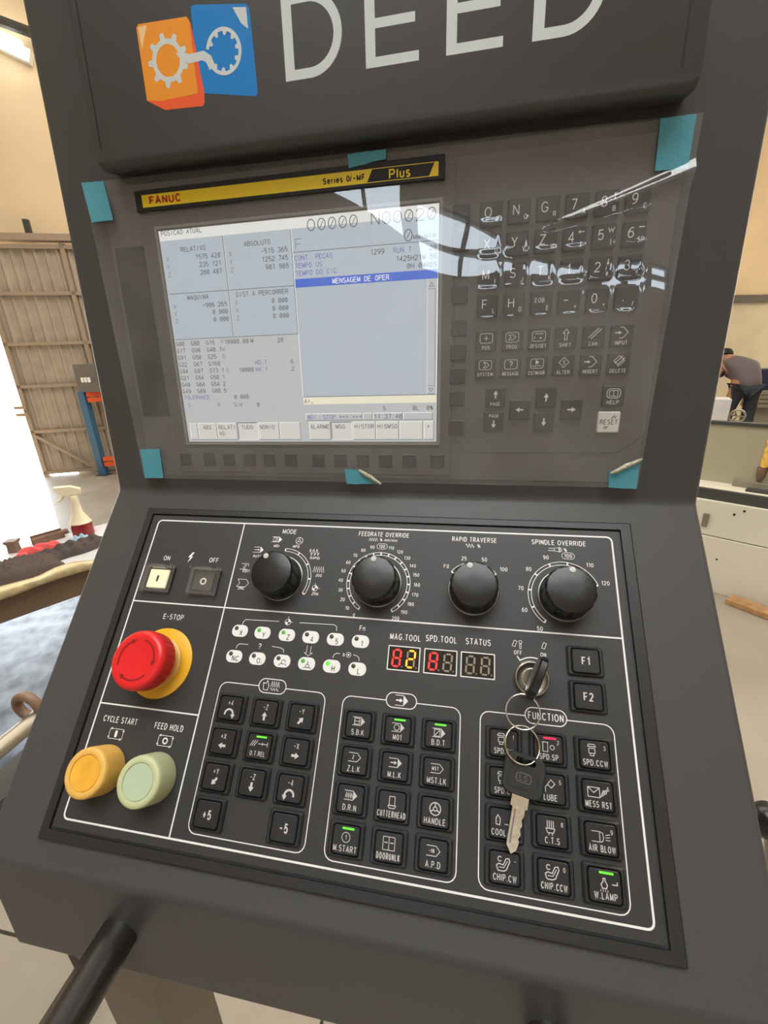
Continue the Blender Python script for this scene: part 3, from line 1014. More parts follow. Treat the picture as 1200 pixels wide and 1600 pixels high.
# person: seen from behind and the right, bending to the left over the lathe
PB = Vector((3.984, 6.74, 0.54, ))
pe = root('person', 'person in a grey purple t-shirt and black cap bending over the lathe', 'person', loc=(PB.x, PB.y, 0), rotz=math.radians(-4))
N = {'pelvis': ((0.06, -0.10, 0.92), (0.13, 0.11)), 'waist': ((0.04, -0.06, 1.03), (0.12, 0.10)), 'chest': ((-0.02, 0.08, 1.17), (0.14, 0.12)), 'neck': ((-0.10, 0.2, 1.24), 0.06), 'head': ((-0.13, 0.26, 1.24), (0.085, 0.095)), 'chin': ((-0.15, 0.33, 1.19), 0.06),
     'sr': ((0.145, 0.13, 1.14), 0.055), 'er': ((0.20, 0.10, 0.91), 0.046), 'wr': ((0.225, 0.15, 0.69), 0.034), 'hr': ((0.23, 0.18, 0.62), (0.042, 0.025)),
     'sl': ((-0.17, 0.13, 1.13), 0.055), 'el': ((-0.22, 0.24, 0.92), 0.048), 'wl': ((-0.16, 0.38, 0.78), 0.032), 'hl': ((-0.14, 0.44, 0.75), (0.042, 0.025)),
     'hipr': ((0.16, -0.12, 0.86), 0.1), 'kr': ((0.18, -0.06, 0.48), 0.068), 'ar': ((0.18, -0.12, 0.09), 0.045), 'fr': ((0.19, 0.06, 0.04), (0.05, 0.035)),
     'hipl': ((-0.06, -0.12, 0.86), 0.1), 'kl': ((-0.08, -0.04, 0.48), 0.068), 'al': ((-0.08, -0.12, 0.09), 0.045), 'fl': ((-0.09, 0.06, 0.04), (0.05, 0.035))}
for i, (dx, dy, dz) in enumerate(((-0.03, 0.05, -0.02), (-0.01, 0.065, -0.03), (0.012, 0.065, -0.03), (0.03, 0.055, -0.02), (-0.045, 0.02, -0.01))):
    for h, s_ in (('hr', 1), ('hl', -1)):
        hp = N[h][0]
        N[h + 'f%d' % i] = ((hp[0] + dx * s_, hp[1] + dy, hp[2] + dz), 0.009)
E_ = [('pelvis', 'waist'), ('waist', 'chest'), ('chest', 'neck'), ('neck', 'head'), ('head', 'chin'), ('chest', 'sr'), ('sr', 'er'), ('er', 'wr'), ('wr', 'hr'), ('chest', 'sl'), ('sl', 'el'), ('el', 'wl'), ('wl', 'hl'),
      ('pelvis', 'hipr'), ('hipr', 'kr'), ('kr', 'ar'), ('ar', 'fr'), ('pelvis', 'hipl'), ('hipl', 'kl'), ('kl', 'al'), ('al', 'fl')] + [(h, h + 'f%d' % i) for h in ('hr', 'hl') for i in range(5)]
skin_body('body', N, E_, 'pelvis', 'skin', pe)
T_ = {'a': ((0.055, -0.12, 0.80), (0.17, 0.16)), 'a2': ((0.055, -0.10, 0.93), (0.175, 0.165)), 'b': ((0.035, -0.05, 1.05), (0.175, 0.165)), 'c': ((-0.02, 0.07, 1.165), (0.185, 0.17)), 'd': ((-0.07, 0.15, 1.21), 0.08), 'e': ((0.145, 0.13, 1.14), 0.085), 'f': ((0.175, 0.115, 0.99), 0.08), 'g': ((-0.17, 0.13, 1.13), 0.085), 'h': ((-0.20, 0.18, 0.99), 0.08)}
skin_body('t_shirt', T_, [('a', 'a2'), ('a2', 'b'), ('b', 'c'), ('c', 'd'), ('c', 'e'), ('e', 'f'), ('c', 'g'), ('g', 'h')], 'a', 'shirt', pe)
T_ = {'p': ((0.055, -0.11, 0.90), (0.14, 0.125)), 'r': ((0.14, -0.12, 0.82), 0.10), 'rk': ((0.18, -0.06, 0.48), 0.078), 'ra': ((0.18, -0.12, 0.1), 0.065), 'l': ((-0.04, -0.12, 0.82), 0.10), 'lk': ((-0.08, -0.04, 0.48), 0.078), 'la': ((-0.08, -0.12, 0.1), 0.065)}
skin_body('trousers', T_, [('p', 'r'), ('r', 'rk'), ('rk', 'ra'), ('p', 'l'), ('l', 'lk'), ('lk', 'la')], 'p', 'trouser', pe)
q = MB(1).m('cap')
q.lathe([(0.100, -0.01), (0.102, 0.03), (0.085, 0.07), (0.045, 0.095), (0.0, 0.10)], 20)
q.loops([[(0.09 * math.cos(t), -0.0 + 0.09 * math.sin(t) + 0.07, z) for t in [PI * i / 8 for i in range(9)]] for z in (-0.012, -0.004)])
o = q.build('cap', pe, smooth=50)
o.matrix_local = Matrix.Translation((-0.13, 0.27, 1.27)) @ Matrix.Rotation(-0.5, 4, 'X')

# black handle at the right edge of the console
hx = Vector((0.637, 0.145, 0.818, ))
r_ = root('hanging_pendant', 'black rounded grip on a thin grey cord just right of the console', 'pendant', loc=tuple(hx))
q = MB(1).m('knob')
q.lathe([(0.0, -0.022), (0.012, -0.02), (0.017, -0.012), (0.018, 0.0), (0.017, 0.012), (0.012, 0.02), (0.0, 0.022)], 24)
q.build('grip', r_, smooth=60)
q = MB(1).m('dchrome')
q.tube([(0.012, 0.0, -0.014), (0.02, -0.004, -0.06), (0.05, -0.004, -0.14), (0.06, 0.02, -0.5), (0.06, 0.02, -hx.z + 0.003)], 0.009, 10)
q.build('cord', r_, smooth=60)

# ================================================================== CONSOLE HOUSING
CW, SW = math.cos(TILT), math.sin(TILT)


def L2W(x, y, z=0.0):
    """mm in the lower frame -> metres in the world"""
    return FL @ Vector((x * 0.001, y * 0.001, z * 0.001))


def U2W(x, y, z=0.0):
    return FU @ Vector((x * 0.001, y * 0.001, z * 0.001))


con = root('console_housing', 'large charcoal powder coated machine control console housing on a pedestal', 'console', loc=(0, 0, 0))
e_front = L2W(0, -278 - 88 * math.cos(math.radians(40.6)), -88 * math.sin(math.radians(40.6)))
fold = L2W(0, -278, 0)
crease = L2W(0, 0, 0)
top = U2W(0, 430, 0)
prof = [(crease.y, crease.z), (top.y, top.z), (top.y + 0.12, top.z), (0.15, 1.02), (e_front.y + 0.02, e_front.z + 0.001), (e_front.y, e_front.z), (fold.y, fold.z)]
q = MB(1).m('powder')
n = len(prof)
q.add([(-0.0800, y, z) for y, z in prof] + [(0.4000, y, z) for y, z in prof],
      [tuple(reversed(range(n))), tuple(range(n, 2 * n))] + [(i, (i + 1) % n, n + (i + 1) % n, n + i) for i in range(n)])
hs = q.build('housing_shell', con, bevel=(0.0035, 4), smooth=40)
# header box
q = MB().m('powder')


def hdr(z, g):
    a = [(-26 - g, 236 + z * 0), (353 + g, 236), (353 + g, 425), (-26 - g, 425)]
    return a


def rr_pts(x0, x1, y0, y1, r, z):
    return [(x, y, z) for x, y in rrect((x0 + x1) / 2, (y0 + y1) / 2, x1 - x0, y1 - y0, r, 5)]


q.loops([rr_pts(-28, 354, 240.5, 425, 5, 0.05), rr_pts(-27.6, 353.6, 237.0, 425, 5, 14.0), rr_pts(-27.6, 353.5, 237.0, 425, 5, 16.6), rr_pts(-27.5, 353.4, 237.8, 424.8, 5, 18.4), rr_pts(-27.2, 353.2, 239.4, 424.6, 5, 19.5), rr_pts(-26.8, 352.9, 241.5, 424.4, 5, 20.0)], cap0=False)
hd = q.build('header_box', con, mtx=FU, smooth=50)
q = MB().m('well')
q.line([(-20.5, 420), (-20.5, 247.5)], 1.1, 20.03)
q.build('groove', hd)
q = MB().m('well')
q.line([(343, 420), (343, 247)], 1.1, 20.03)
q.build('groove', hd)
q = MB().m('letter')


def letterE(x):
    return [(x, 268.7), (x + 31.8, 268.7), (x + 31.8, 273.6), (x + 6, 273.6), (x + 6, 286.9), (x + 29.6, 286.9), (x + 29.6, 291.6), (x + 6, 291.6), (x + 6, 305.4), (x + 31, 305.4), (x + 31, 310.2), (x, 310.2)]


def letterD(mb, x):
    w = 37.0
    out = [(x, 268.7), (x + 16, 268.7)]
    c = (x + w - 20.75, 289.45)
    outer = bez_arc(c[0], c[1], 20.75, -90, 90, 20)
    inner = bez_arc(c[0], c[1], 15.6, -90, 90, 20)
    zo = 20.06
    P = [(x, 268.7)] + outer + [(x, 310.2)]
    I = [(x + 6.2, 273.85)] + inner + [(x + 6.2, 305.05)]
    m = len(P)
    mb.add([(a, b, zo) for a, b in P] + [(a, b, zo) for a, b in I], [(i, (i + 1) % m, m + (i + 1) % m, m + i) for i in range(m)])


letterD(q, 117.8)
letterD(q, 264.0)
q.poly(letterE(168.8), 20.06)
q.poly(letterE(216.4), 20.06)
tag(q.build('brand_lettering', hd), 'white lettering DEED')
# logo
q = MB()
q.m('blue').poly([(59.2, 313.3), (62, 314), (95.5, 309.7), (97.6, 307.5), (98.6, 266), (97.0, 264.0), (61.5, 269.8), (58.8, 300)], 20.05)
q.m('redorange').poly([(20.2, 270.6), (32.7, 264.2), (60.0, 263.2), (61.4, 265.0), (61.9, 270.8), (57.9, 306.5), (30, 290)], 20.08)
q.m('orange').poly([(20.2, 270.8), (31, 269.3), (57.4, 270.2), (57.2, 306.9), (55.6, 309.2), (21.8, 310.2), (19.9, 308.6)], 20.11)
q.m('paleorange').poly([(21.3, 308.7), (27.6, 308.9), (24.2, 302.5), (21.8, 297)], 20.14)
q.m('letter').poly([(86.8, 309.2), (95.6, 308.0), (95.8, 297.6), (91.5, 301.0)], 20.14)


def gear(mb, cx, cy, ri, ro, teeth, th, z, inner=False, a0=0, a1=360, kx=1.0):
    n = teeth * 8
    P, I = [], []
    for i in range(n + 1):
        a = a0 + (a1 - a0) * i / n
        ph = (i % 8)
        bump_ = 1 if ph in (3, 4, 5) else 0
        if inner:
            r1, r2 = ri - th * bump_, ro
        else:
            r1, r2 = ri, ro + th * bump_
        ca, sa = math.cos(math.radians(a)), math.sin(math.radians(a))
        P.append((cx + r2 * ca * kx, cy + r2 * sa, z))
        I.append((cx + r1 * ca * kx, cy + r1 * sa, z))
    m = n + 1
    mb.add(P + I, [(i, i + 1, m + i + 1, m + i) for i in range(n)])


q.m('letter')
gear(q, 39.2, 289.4, 8.4, 11.2, 9, 3.0, 20.15)
gear(q, 78.2, 289.0, 10.0, 12.0, 9, 2.0, 20.15, inner=True, a0=-152, a1=168)
q.line([(47.5, 293.4), (50, 290.0), (54, 288.4), (60, 288.6), (64, 288.8), (67.5, 286.5), (69.5, 281.8)], 4.6, 20.16)
tag(q.build('logo', hd), 'orange and blue card logo with white gears')
# U shaped front handle
M['tubeblk'] = mat('black_tube', (0.02, 0.018, 0.016), 0.3, bump=0.1, bscale=500)
hp = Vector((0.0140, 0, 0)) + Vector((0, 0, 0))
q = MB(1).m('tubeblk')
P0h = L2W(18.5, -310.9, -28.2)
rb = 0.022
pts = [P0h + Vector((0, 0.004, 0)), P0h + Vector((0, -0.05, -0.0))]
L1 = 0.10
pts += [P0h + Vector((rb - rb * math.cos(t), -L1 + rb - rb * math.sin(t), 0)) for t in [i * PI / 2 / 6 for i in range(7)]]
W1 = 0.27
pts += [P0h + Vector((W1 - rb + rb * math.sin(t), -L1 + rb - rb * math.cos(t), 0)) for t in [i * PI / 2 / 6 for i in range(7)]]
pts += [P0h + Vector((W1, 0.004, 0))]
q.tube(pts, 0.0125, 18)
tag(q.build('handle_bar', con, smooth=60), 'glossy black tube handle')
# pedestal
M['taupe'] = mat('taupe_pedestal', (0.17, 0.145, 0.11), 0.5)
q = MB(1).m('taupe')
q.loops([[(-0.10, -0.165, 1.018), (-0.004, -0.165, 1.018), (-0.004, 0.08, 1.018), (-0.10, 0.08, 1.018)], [(-0.093, -0.165, 0.955), (-0.006, -0.165, 0.955), (-0.006, 0.02, 0.955), (-0.093, 0.02, 0.955)],
         [(-0.072, -0.165, 0.90), (-0.016, -0.165, 0.90), (-0.016, -0.11, 0.90), (-0.072, -0.11, 0.90)], [(-0.072, -0.165, 0.0), (-0.016, -0.165, 0.0), (-0.016, -0.11, 0.0), (-0.072, -0.11, 0.0)]])
tag(q.build('pedestal_post', con), 'taupe steel post')
q = MB(1).m('taupe')
q.box(-0.14, 0.055, -0.22, -0.05, 0.0, 0.012)
q.build('pedestal_foot', con)

# ================================================================== OPERATOR PANEL (lower face)
op = root('operator_panel', 'black push button operator panel with white printed frames on the sloping console face', 'control panel', mtx=FL)
q = MB().m('trim')
PX0, PX1, PY0, PY1 = -40.0, 353.0, -260.5, -18.0
IX0, IX1, IY0, IY1 = -33.0, 345.2, -254.0, -23.8
q.loops([rr_pts(PX0, PX1, PY0, PY1, 1, 0.0), rr_pts(PX0 + .4, PX1 - .4, PY0 + .4, PY1 - .4, 1, 2.4), rr_pts(PX0 + 1.4, PX1 - 1.4, PY0 + 1.4, PY1 - 1.4, 1, 3.2), rr_pts(IX0, IX1, IY0, IY1, 1, 3.2), rr_pts(IX0 + .1, IX1 - .1, IY0 + .1, IY1 - .1, 1, 1.2)], cap0=False, cap1=False)
q.build('panel_frame', op)
q = MB().m('panel')
q.loops([rr_pts(IX0 - 1, IX1 + 1, IY0 - 1, IY1 + 1, 1, 0.4), rr_pts(IX0 - 1, IX1 + 1, IY0 - 1, IY1 + 1, 1, 1.2)], cap0=False)
q.loops([rr_pts(IX0 + 1.2, IX1 - 1.2, IY0 + 1.2, IY1 - 1.2, 1.5, 1.2), rr_pts(IX0 + 1.6, IX1 - 1.6, IY0 + 1.6, IY1 - 1.6, 1.5, 2.6)], cap0=False)
q.build('face_plate', op)
ZP = 2.68                              # print on the face plate
ZS = 2.6                               # face plate surface
# all points were measured on z = 0, so shift x,y slightly towards the eye for the raised plate
CX, CY, CZ = 234.2, -145.5, 311.4


def up_(x, y, z=ZS):
    k = z / CZ
    return (x + (CX - x) * k, y + (CY - y) * k)


def upl(pts, z=ZS):
    return [up_(x, y, z) for x, y in pts]


pr = MB().m('white')
X0, X1, X2 = -27.3, 53.7, 339.6
Y0, Y1, Y2, Y3 = -28.8, -99.3, -175.5, -247.8
pr.line(upl(rrect((X0 + X2) / 2, (Y0 + Y3) / 2, X2 - X0, Y0 - Y3, 3.5)), 1.15, ZP, closed=True)
pr.line(upl([(X1, Y0), (X1, Y3)]), 1.0, ZP)
pr.line(upl([(X0, Y1), (X2, Y1)]), 1.0, ZP)
pr.line(upl([(X0, Y2), (X1, Y2)]), 1.0, ZP)


def group_frame(x0, x1, y0, y1, ox, ow, txt=None):
    P = rrect((x0 + x1) / 2, (y0 + y1) / 2, x1 - x0, y0 - y1, 5.5)
    i0 = 5                      # start left of the top edge
    n_ = len(P)
    # open path: from the pill's right end round to the pill's left end
    path = [(ox + ow / 2, y0)] + P[4::-1] + P[:4:-1] + [(ox - ow / 2, y0)]
    pr.line(upl(path), 0.6, ZP)
    pr.line(upl(rrect(ox, y0 + 0.6, ow, 9.2, 4.6, 6)), 0.6, ZP, closed=True)


group_frame(65.0, 144.6, -152.0, -243.1, 104.7, 20.5)
group_frame(157.2, 236.4, -152.0, -243.8, 197.2, 20.5)
group_frame(249.0, 328.8, -152.0, -243.9, 289.3, 25.0)
pr.build('printed_lines', op)

tx = MB().m('white')


def SEC(name, label=None):
    """close the current block of print and start another"""
    global tx
    if tx.v:
        o_ = tx.build(name, op)
        if label:
            tag(o_, label)
    tx = MB().m('white')



def T(t, x, y, h, **k):
    x, y = up_(x, y)
    k.setdefault('sx', 0.8)
    k.setdefault('bold', False)
    q_ = MB().m('white')
    q_.text(t, x, y, h, ZP, **k)
    tag(q_.build('printed_label', op), 'printed ' + t if len(t) > 3 else None)


def SL(pts, w=0.35, closed=False):
    tx.line(upl(pts), w, ZP, closed)


T('ON', -8.7, -62.4, 4.0, sx=0.78)
T('OFF', 34.5, -62.0, 4.0, sx=0.78)
T('E-STOP', 12.6, -109.6, 4.2, sx=0.74)
T('MODE', 95.0, -34.4, 3.9, sx=0.78)
T('FEEDRATE OVERRIDE', 173.4, -33.7, 3.8, sx=0.62)
T('RAPID TRAVERSE', 243.0, -34.9, 3.8, sx=0.62)
T('SPINDLE OVERRIDE', 303.2, -34.6, 3.8, sx=0.66)
T('CYCLE START', -6.4, -185.1, 4.1, sx=0.6)
T('FEED HOLD', 33.3, -185.3, 4.1, sx=0.62)
T('MAG.TOOL', 196.6, -110.2, 4.3, bold=False, sx=0.62)
T('SPD.TOOL', 221.8, -109.4, 4.4, bold=False, sx=0.62)
T('STATUS', 247.0, -109.2, 4.2, sx=0.66)
T('Fn', 164.9, -106.3, 3.6, sx=0.8)
T('FUNCTION', 289.3, -151.4, 4.4, sx=0.62)
T('OFF', 273.2, -113.9, 2.7, sx=0.68)
T('ON', 289.4, -113.9, 2.7, sx=0.68)
# lightning flash
tx.poly(upl([(13.6, -56.2), (10.4, -60.8), (12.6, -60.4), (11.2, -65.4), (15.0, -59.6), (12.9, -59.9), (15.4, -56.4)]), ZP)
SEC('lightning_symbol', 'white lightning flash')
# start and hold symbols
for cx, hold in ((-6.6, 0), (33.1, 1)):
    cy = -194.1
    SL(rrect(cx, cy, 11, 6.4, 0.3, 1), 0.35, True)
    for sx, sy in ((-5.5, 0), (5.5, 0), (0, 3.2), (0, -3.2)):
        pass
    tx.poly(upl([(cx - 5.5, cy + 3.2), (cx - 3.9, cy + 4.1), (cx - 3.9, cy + 2.3)]), ZP)
    tx.poly(upl([(cx + 5.5, cy - 3.2), (cx + 3.9, cy - 2.3), (cx + 3.9, cy - 4.1)]), ZP)
    tx.poly(upl([(cx - 5.5, cy - 3.2), (cx - 6.3, cy - 1.8), (cx - 4.7, cy - 1.8)]), ZP)
    tx.poly(upl([(cx + 5.5, cy + 3.2), (cx + 6.3, cy + 1.8), (cx + 4.7, cy + 1.8)]), ZP)
    if hold:
        SL(bez_arc(cx, cy, 1.7, 0, 337, 14), 0.9, True)
    else:
        tx.poly(upl(rrect(cx, cy, 2.0, 4.6, 1.0, 4)), ZP + 0.01)
    SEC('printed_symbol')


# dial scales
def dial(cx, cy, r, a0, a1, n, w=2.2, skip=()):
    """segmented ring: outer and inner line with ticks"""
    SL(bez_arc(cx, cy, r + w / 2, a0, a1, 40), 0.45)
    SL(bez_arc(cx, cy, r - w / 2, a0, a1, 40), 0.45)
    for i in range(n + 1):
        a = a0 + (a1 - a0) * i / n
        da = 1.1 / r * 57.3 / 2
        P = bez_arc(cx, cy, r + w / 2, a - da, a + da, 2) + bez_arc(cx, cy, r - w / 2, a + da, a - da, 2)
        tx.poly(upl(P), ZP + 0.01)


def dial_text(cx, cy, r, a0, a1, labels, h=2.9, dy=0):
    for i, t in enumerate(labels):
        a = math.radians(a0 + (a1 - a0) * i / (len(labels) - 1))
        if t:
            T(t, cx + r * math.cos(a), cy + r * math.sin(a) + dy, h, sx=0.78)


# mode selector scale
MX, MY = 95.3, -73.4
dial(MX, MY, 23.2, 92, -28, 4)
SEC('dial_scale')
dial(172.9, -72.7, 23.1, 238, -58, 20)
SEC('dial_scale')
dial_text(172.9, -72.7, 29.2, 238, -58, ['0', '10', '20', '30', '40', '50', '60', '70', '80', '90', '100', '110', '120', '130', '140', '150', '160', '170', '180', '190', '200'], 2.7)
dial(243.0, -73.4, 19.6, 141, 39, 3)
SEC('dial_scale')
for t, a, r in (('F0', 140, 26.0), ('25', 107, 24.5), ('50', 72, 24.5), ('100', 38, 27.0)):
    T(t, 243.0 + r * math.cos(math.radians(a)), -73.4 + r * math.sin(math.radians(a)), 3.0, sx=0.8)
dial(305.1, -73.3, 23.1, 234, 21, 7)
SEC('dial_scale')
dial_text(305.1, -73.3, 29.3, 234, 21, ['50', '60', '70', '80', '90', '100', '110', '120'], 3.0)
# ringed 100
for cx, cy in ((172.9 - 0.4 + 0.5, -72.7 + 29.2), ):
    SL(rrect(cx, cy, 8.2, 4.4, 2.2, 4), 0.3, True)
a = math.radians(234 + (21 - 234) * 5 / 7)
SL(rrect(305.1 + 29.3 * math.cos(a), -73.3 + 29.3 * math.sin(a), 8.6, 4.8, 2.4, 4), 0.3, True)
# wave + units below titles


def zig(x, y, n, w, h, lw=0.3):
    SL([(x + w * i / (2 * n), y + (h / 2 if i % 2 else -h / 2)) for i in range(2 * n + 1)], lw)


def wav(x, y, n, w, h, lw=0.3):
    SL([(x + w * i / (8 * n), y + h / 2 * math.sin(2 * PI * i / 8)) for i in range(8 * n + 1)], lw)


SEC('printed_symbol')
zig(162.0, -38.2, 4, 7, 2.6)
T('% mm/min', 177.6, -38.2, 2.5, sx=0.85)
SEC('printed_symbol')
wav(237.0, -39.8, 3, 6, 2.8)
T('%', 246.5, -39.8, 2.8)
SEC('printed_symbol')
SL([(296.2, -39.0), (300, -39.0)])
SL([(295.8, -40.8), (300, -40.8)])
SL(rrect(302.0, -39.9, 4, 2.6, 0.6, 1), 0.3, True)
SL([(303.3, -38.0), (305, -38.8), (305, -41.0), (303.3, -41.8), (303.3, -38.0)])
T('%', 307.6, -39.9, 2.8)
SEC('printed_symbol')
# mode symbols and names
T('MDI', 86.1, -47.2, 2.3, bold=True)
T('MPG', 103.0, -46.9, 2.3, bold=True)
T('AUTO', 71.4, -56.6, 2.3, bold=True)
T('EDIT', 64.9, -69.3, 2.3, bold=True)
T('DNC', 64.0, -83.3, 2.3, bold=True)
T('RAPID', 120.2, -55.7, 2.2, bold=True)
T('JOG', 125.6, -69.4, 2.3, bold=True)
T('ZRN', 125.0, -83.9, 2.3, bold=True)


def arrowbox(cx, cy, kind=''):
    SL([(cx - 4.0, cy + 2.2), (cx + 1.6, cy + 2.2)])
    SL([(cx - 4.6, cy - 2.2), (cx + 1.6, cy - 2.2)])
    tx.poly(upl([(cx + 1.6, cy + 2.7), (cx + 4.4, cy), (cx + 1.6, cy - 2.7)]), ZP)
    if kind == 'box':
        SL(rrect(cx - 1.2, cy, 3.6, 3.4, 0.2, 1), 0.35, True)
        SL([(cx - 1.9, cy + 0.9), (cx - 0.5, cy + 0.9), (cx - 0.5, cy - 0.9), (cx - 1.9, cy - 0.9)], 0.3)
    elif kind == 'arrow':
        SL([(cx - 3.4, cy), (cx + 0.2, cy)], 0.45)
        tx.poly(upl([(cx - 0.4, cy + 0.9), (cx + 1.1, cy), (cx - 0.4, cy - 0.9)]), ZP + 0.01)


arrowbox(85.5, -41.7, 'box')
SEC('printed_symbol')
arrowbox(71.3, -51.2, 'arrow')
SEC('printed_symbol')
cx, cy = 63.5, -65.6
SL([(cx - 4, cy + 2.2), (cx + 2, cy + 2.2), (cx + 2.6, cy + 0.4)])
SL([(cx - 4.6, cy - 2.4), (cx + 2, cy - 2.4)])
SL([(cx - 0.6, cy + 1.5), (cx + 0.6, cy + 1.0), (cx - 0.8, cy - 1.7), (cx - 1.8, cy - 1.2), (cx - 0.6, cy + 1.5)], 0.3)
SEC('printed_symbol')
cx, cy = 64.6, -79.2
SL([(cx - 5, cy + 3), (cx + 2.2, cy + 3), (cx + 4.6, cy), (cx + 2.2, cy - 3), (cx - 5, cy - 3), (cx - 3, cy)], 0.35, True)
SEC('printed_symbol')
cx, cy = 104.8, -42.0
SL(bez_arc(cx, cy, 2.9, 0, 340, 16), 0.35, True)
SL(bez_arc(cx, cy, 1.0, 0, 330, 8), 0.35, True)
for t in (90, 210, 330):
    SL([(cx + math.cos(math.radians(t)), cy + math.sin(math.radians(t))), (cx + 2.7 * math.cos(math.radians(t)), cy + 2.7 * math.sin(math.radians(t)))], 0.35)
SEC('printed_symbol')
cx, cy = 118.9, -51.0
wav(cx - 4, cy, 3, 8, 5, 0.35)
SEC('printed_symbol')
cx, cy = 124.9, -64.8
zig(cx - 4.4, cy, 5, 8.8, 4.6, 0.4)


def target(cx, cy, r=2.2):
    SL(bez_arc(cx, cy, r, 0, 345, 20), 0.35, True)
    tx.poly(upl([(cx, cy)] + bez_arc(cx, cy, r, 0, 90, 6)), ZP)
    tx.poly(upl([(cx, cy)] + bez_arc(cx, cy, r, 180, 270, 6)), ZP)
    SL([(cx, cy + r), (cx, cy + r + 1.8)], 0.3)
    SL([(cx + r, cy), (cx + r + 1.8, cy)], 0.3)


SEC('printed_symbol')
target(124.2, -79.5)
SEC('printed_symbol')
target(107.6, -106.3)
SEC('printed_symbol')
# brackets above the indicator pills
SL([(71.7, -112.9), (71.9, -109.0), (73.5, -107.0), (100.5, -106.4)], 0.4)
SEC('printed_bracket')
SL([(116.7, -106.1), (143.4, -105.5), (145.5, -106.7), (146.0, -109.8)], 0.4)
SEC('printed_bracket')
SL([(70.9, -128.3), (71.3, -126.0), (73.1, -124.9), (79.8, -124.8)], 0.4)
SEC('printed_bracket')
SL([(98.7, -124.6), (105.3, -125.0), (108.0, -126.1), (108.4, -128.3)], 0.4)
SEC('printed_bracket')
SL([(145.9, -128.6), (146.5, -126.3), (147.8, -125.3), (150.6, -125.1)], 0.4)
SEC('printed_bracket')
SL([(160.5, -125.1), (163.4, -125.7), (164.9, -126.9), (165.2, -129.0)], 0.4)
T('?', 89.2, -125.4, 4.2)
SEC('printed_symbol')
cx, cy = 127.2, -125.8
SL([(cx - 1.5, cy + 4), (cx - 1.5, cy - 1), (cx - 3, cy - 1), (cx, cy - 3), (cx + 3, cy - 1), (cx + 1.5, cy - 1), (cx + 1.5, cy + 4)], 0.3)
SEC('printed_symbol')
cx, cy = 155.9, -125.5
SL(bez_arc(cx + 1.2, cy, 1.7, 0, 340, 12), 0.3, True)
T('b', cx - 2.2, cy, 2.6)
tx.poly(upl(rrect(cx + 1.2, cy, 1.4, 1.4, 0.5, 2)), ZP)
SEC('printed_symbol')
# key switch arc and little keys
cx, cy = 282.2, -129.0
SL([(cx - 9.6, cy + 12.8), (cx - 7.8, cy + 10.3)] + bez_arc(cx, cy, 12.7, 127, 51, 12)[1:-1] + [(cx + 8.2, cy + 10.2), (cx + 9.6, cy + 12.4)], 0.7)
SEC('printed_symbol')
for px, py in ((271.5, -108.4), (290.5, -108.4)):
    SL([(px - 0.6, py + 2.4), (px + 1.2, py + 1.8), (px - 0.2, py - 1.8), (px - 2.0, py - 1.2)], 0.3, True)
SEC('printed_symbol')
px, py = 274.9, -108.5
SL(bez_arc(px, py + 1.6, 1.0, 0, 330, 8), 0.3, True)
SL(rrect(px, py - 1.2, 1.0, 3.2, 0.2, 1), 0.3, True)
SEC('printed_symbol')
# pill symbols on the key group frames
cx, cy = 99.8, -151.2
SL([(cx - 1.4, cy - 3), (cx + 1.6, cy - 3), (cx + 2.2, cy), (cx + 1.2, cy + 2), (cx + 0.8, cy + 3.2), (cx - 0.4, cy + 1.2), (cx - 2.2, cy + 1.6), (cx - 1.4, cy - 3)], 0.4)
zig(103.4, -150.0, 4, 6.4, 3.6, 0.4)
wav(103.6, -153.4, 3, 6, 1.6, 0.3)
SEC('printed_symbol')
cx, cy = 196.8, -151.3
SL([(cx - 3.6, cy + 3.1), (cx + 2.0, cy + 3.1)], 0.4)
SL([(cx - 3.6, cy - 3.1), (cx + 2.0, cy - 3.1), (cx + 2.0, cy + 3.1)], 0.4)
tx.poly(upl([(cx + 2.0, cy + 3.3), (cx + 5.0, cy), (cx + 2.0, cy - 3.3)]), ZP)
SL([(cx - 3.2, cy), (cx + 0.2, cy)], 0.8)
tx.poly(upl([(cx - 0.6, cy + 1.3), (cx + 1.5, cy), (cx - 0.6, cy - 1.3)]), ZP + 0.01)
SEC('printed_symbol')

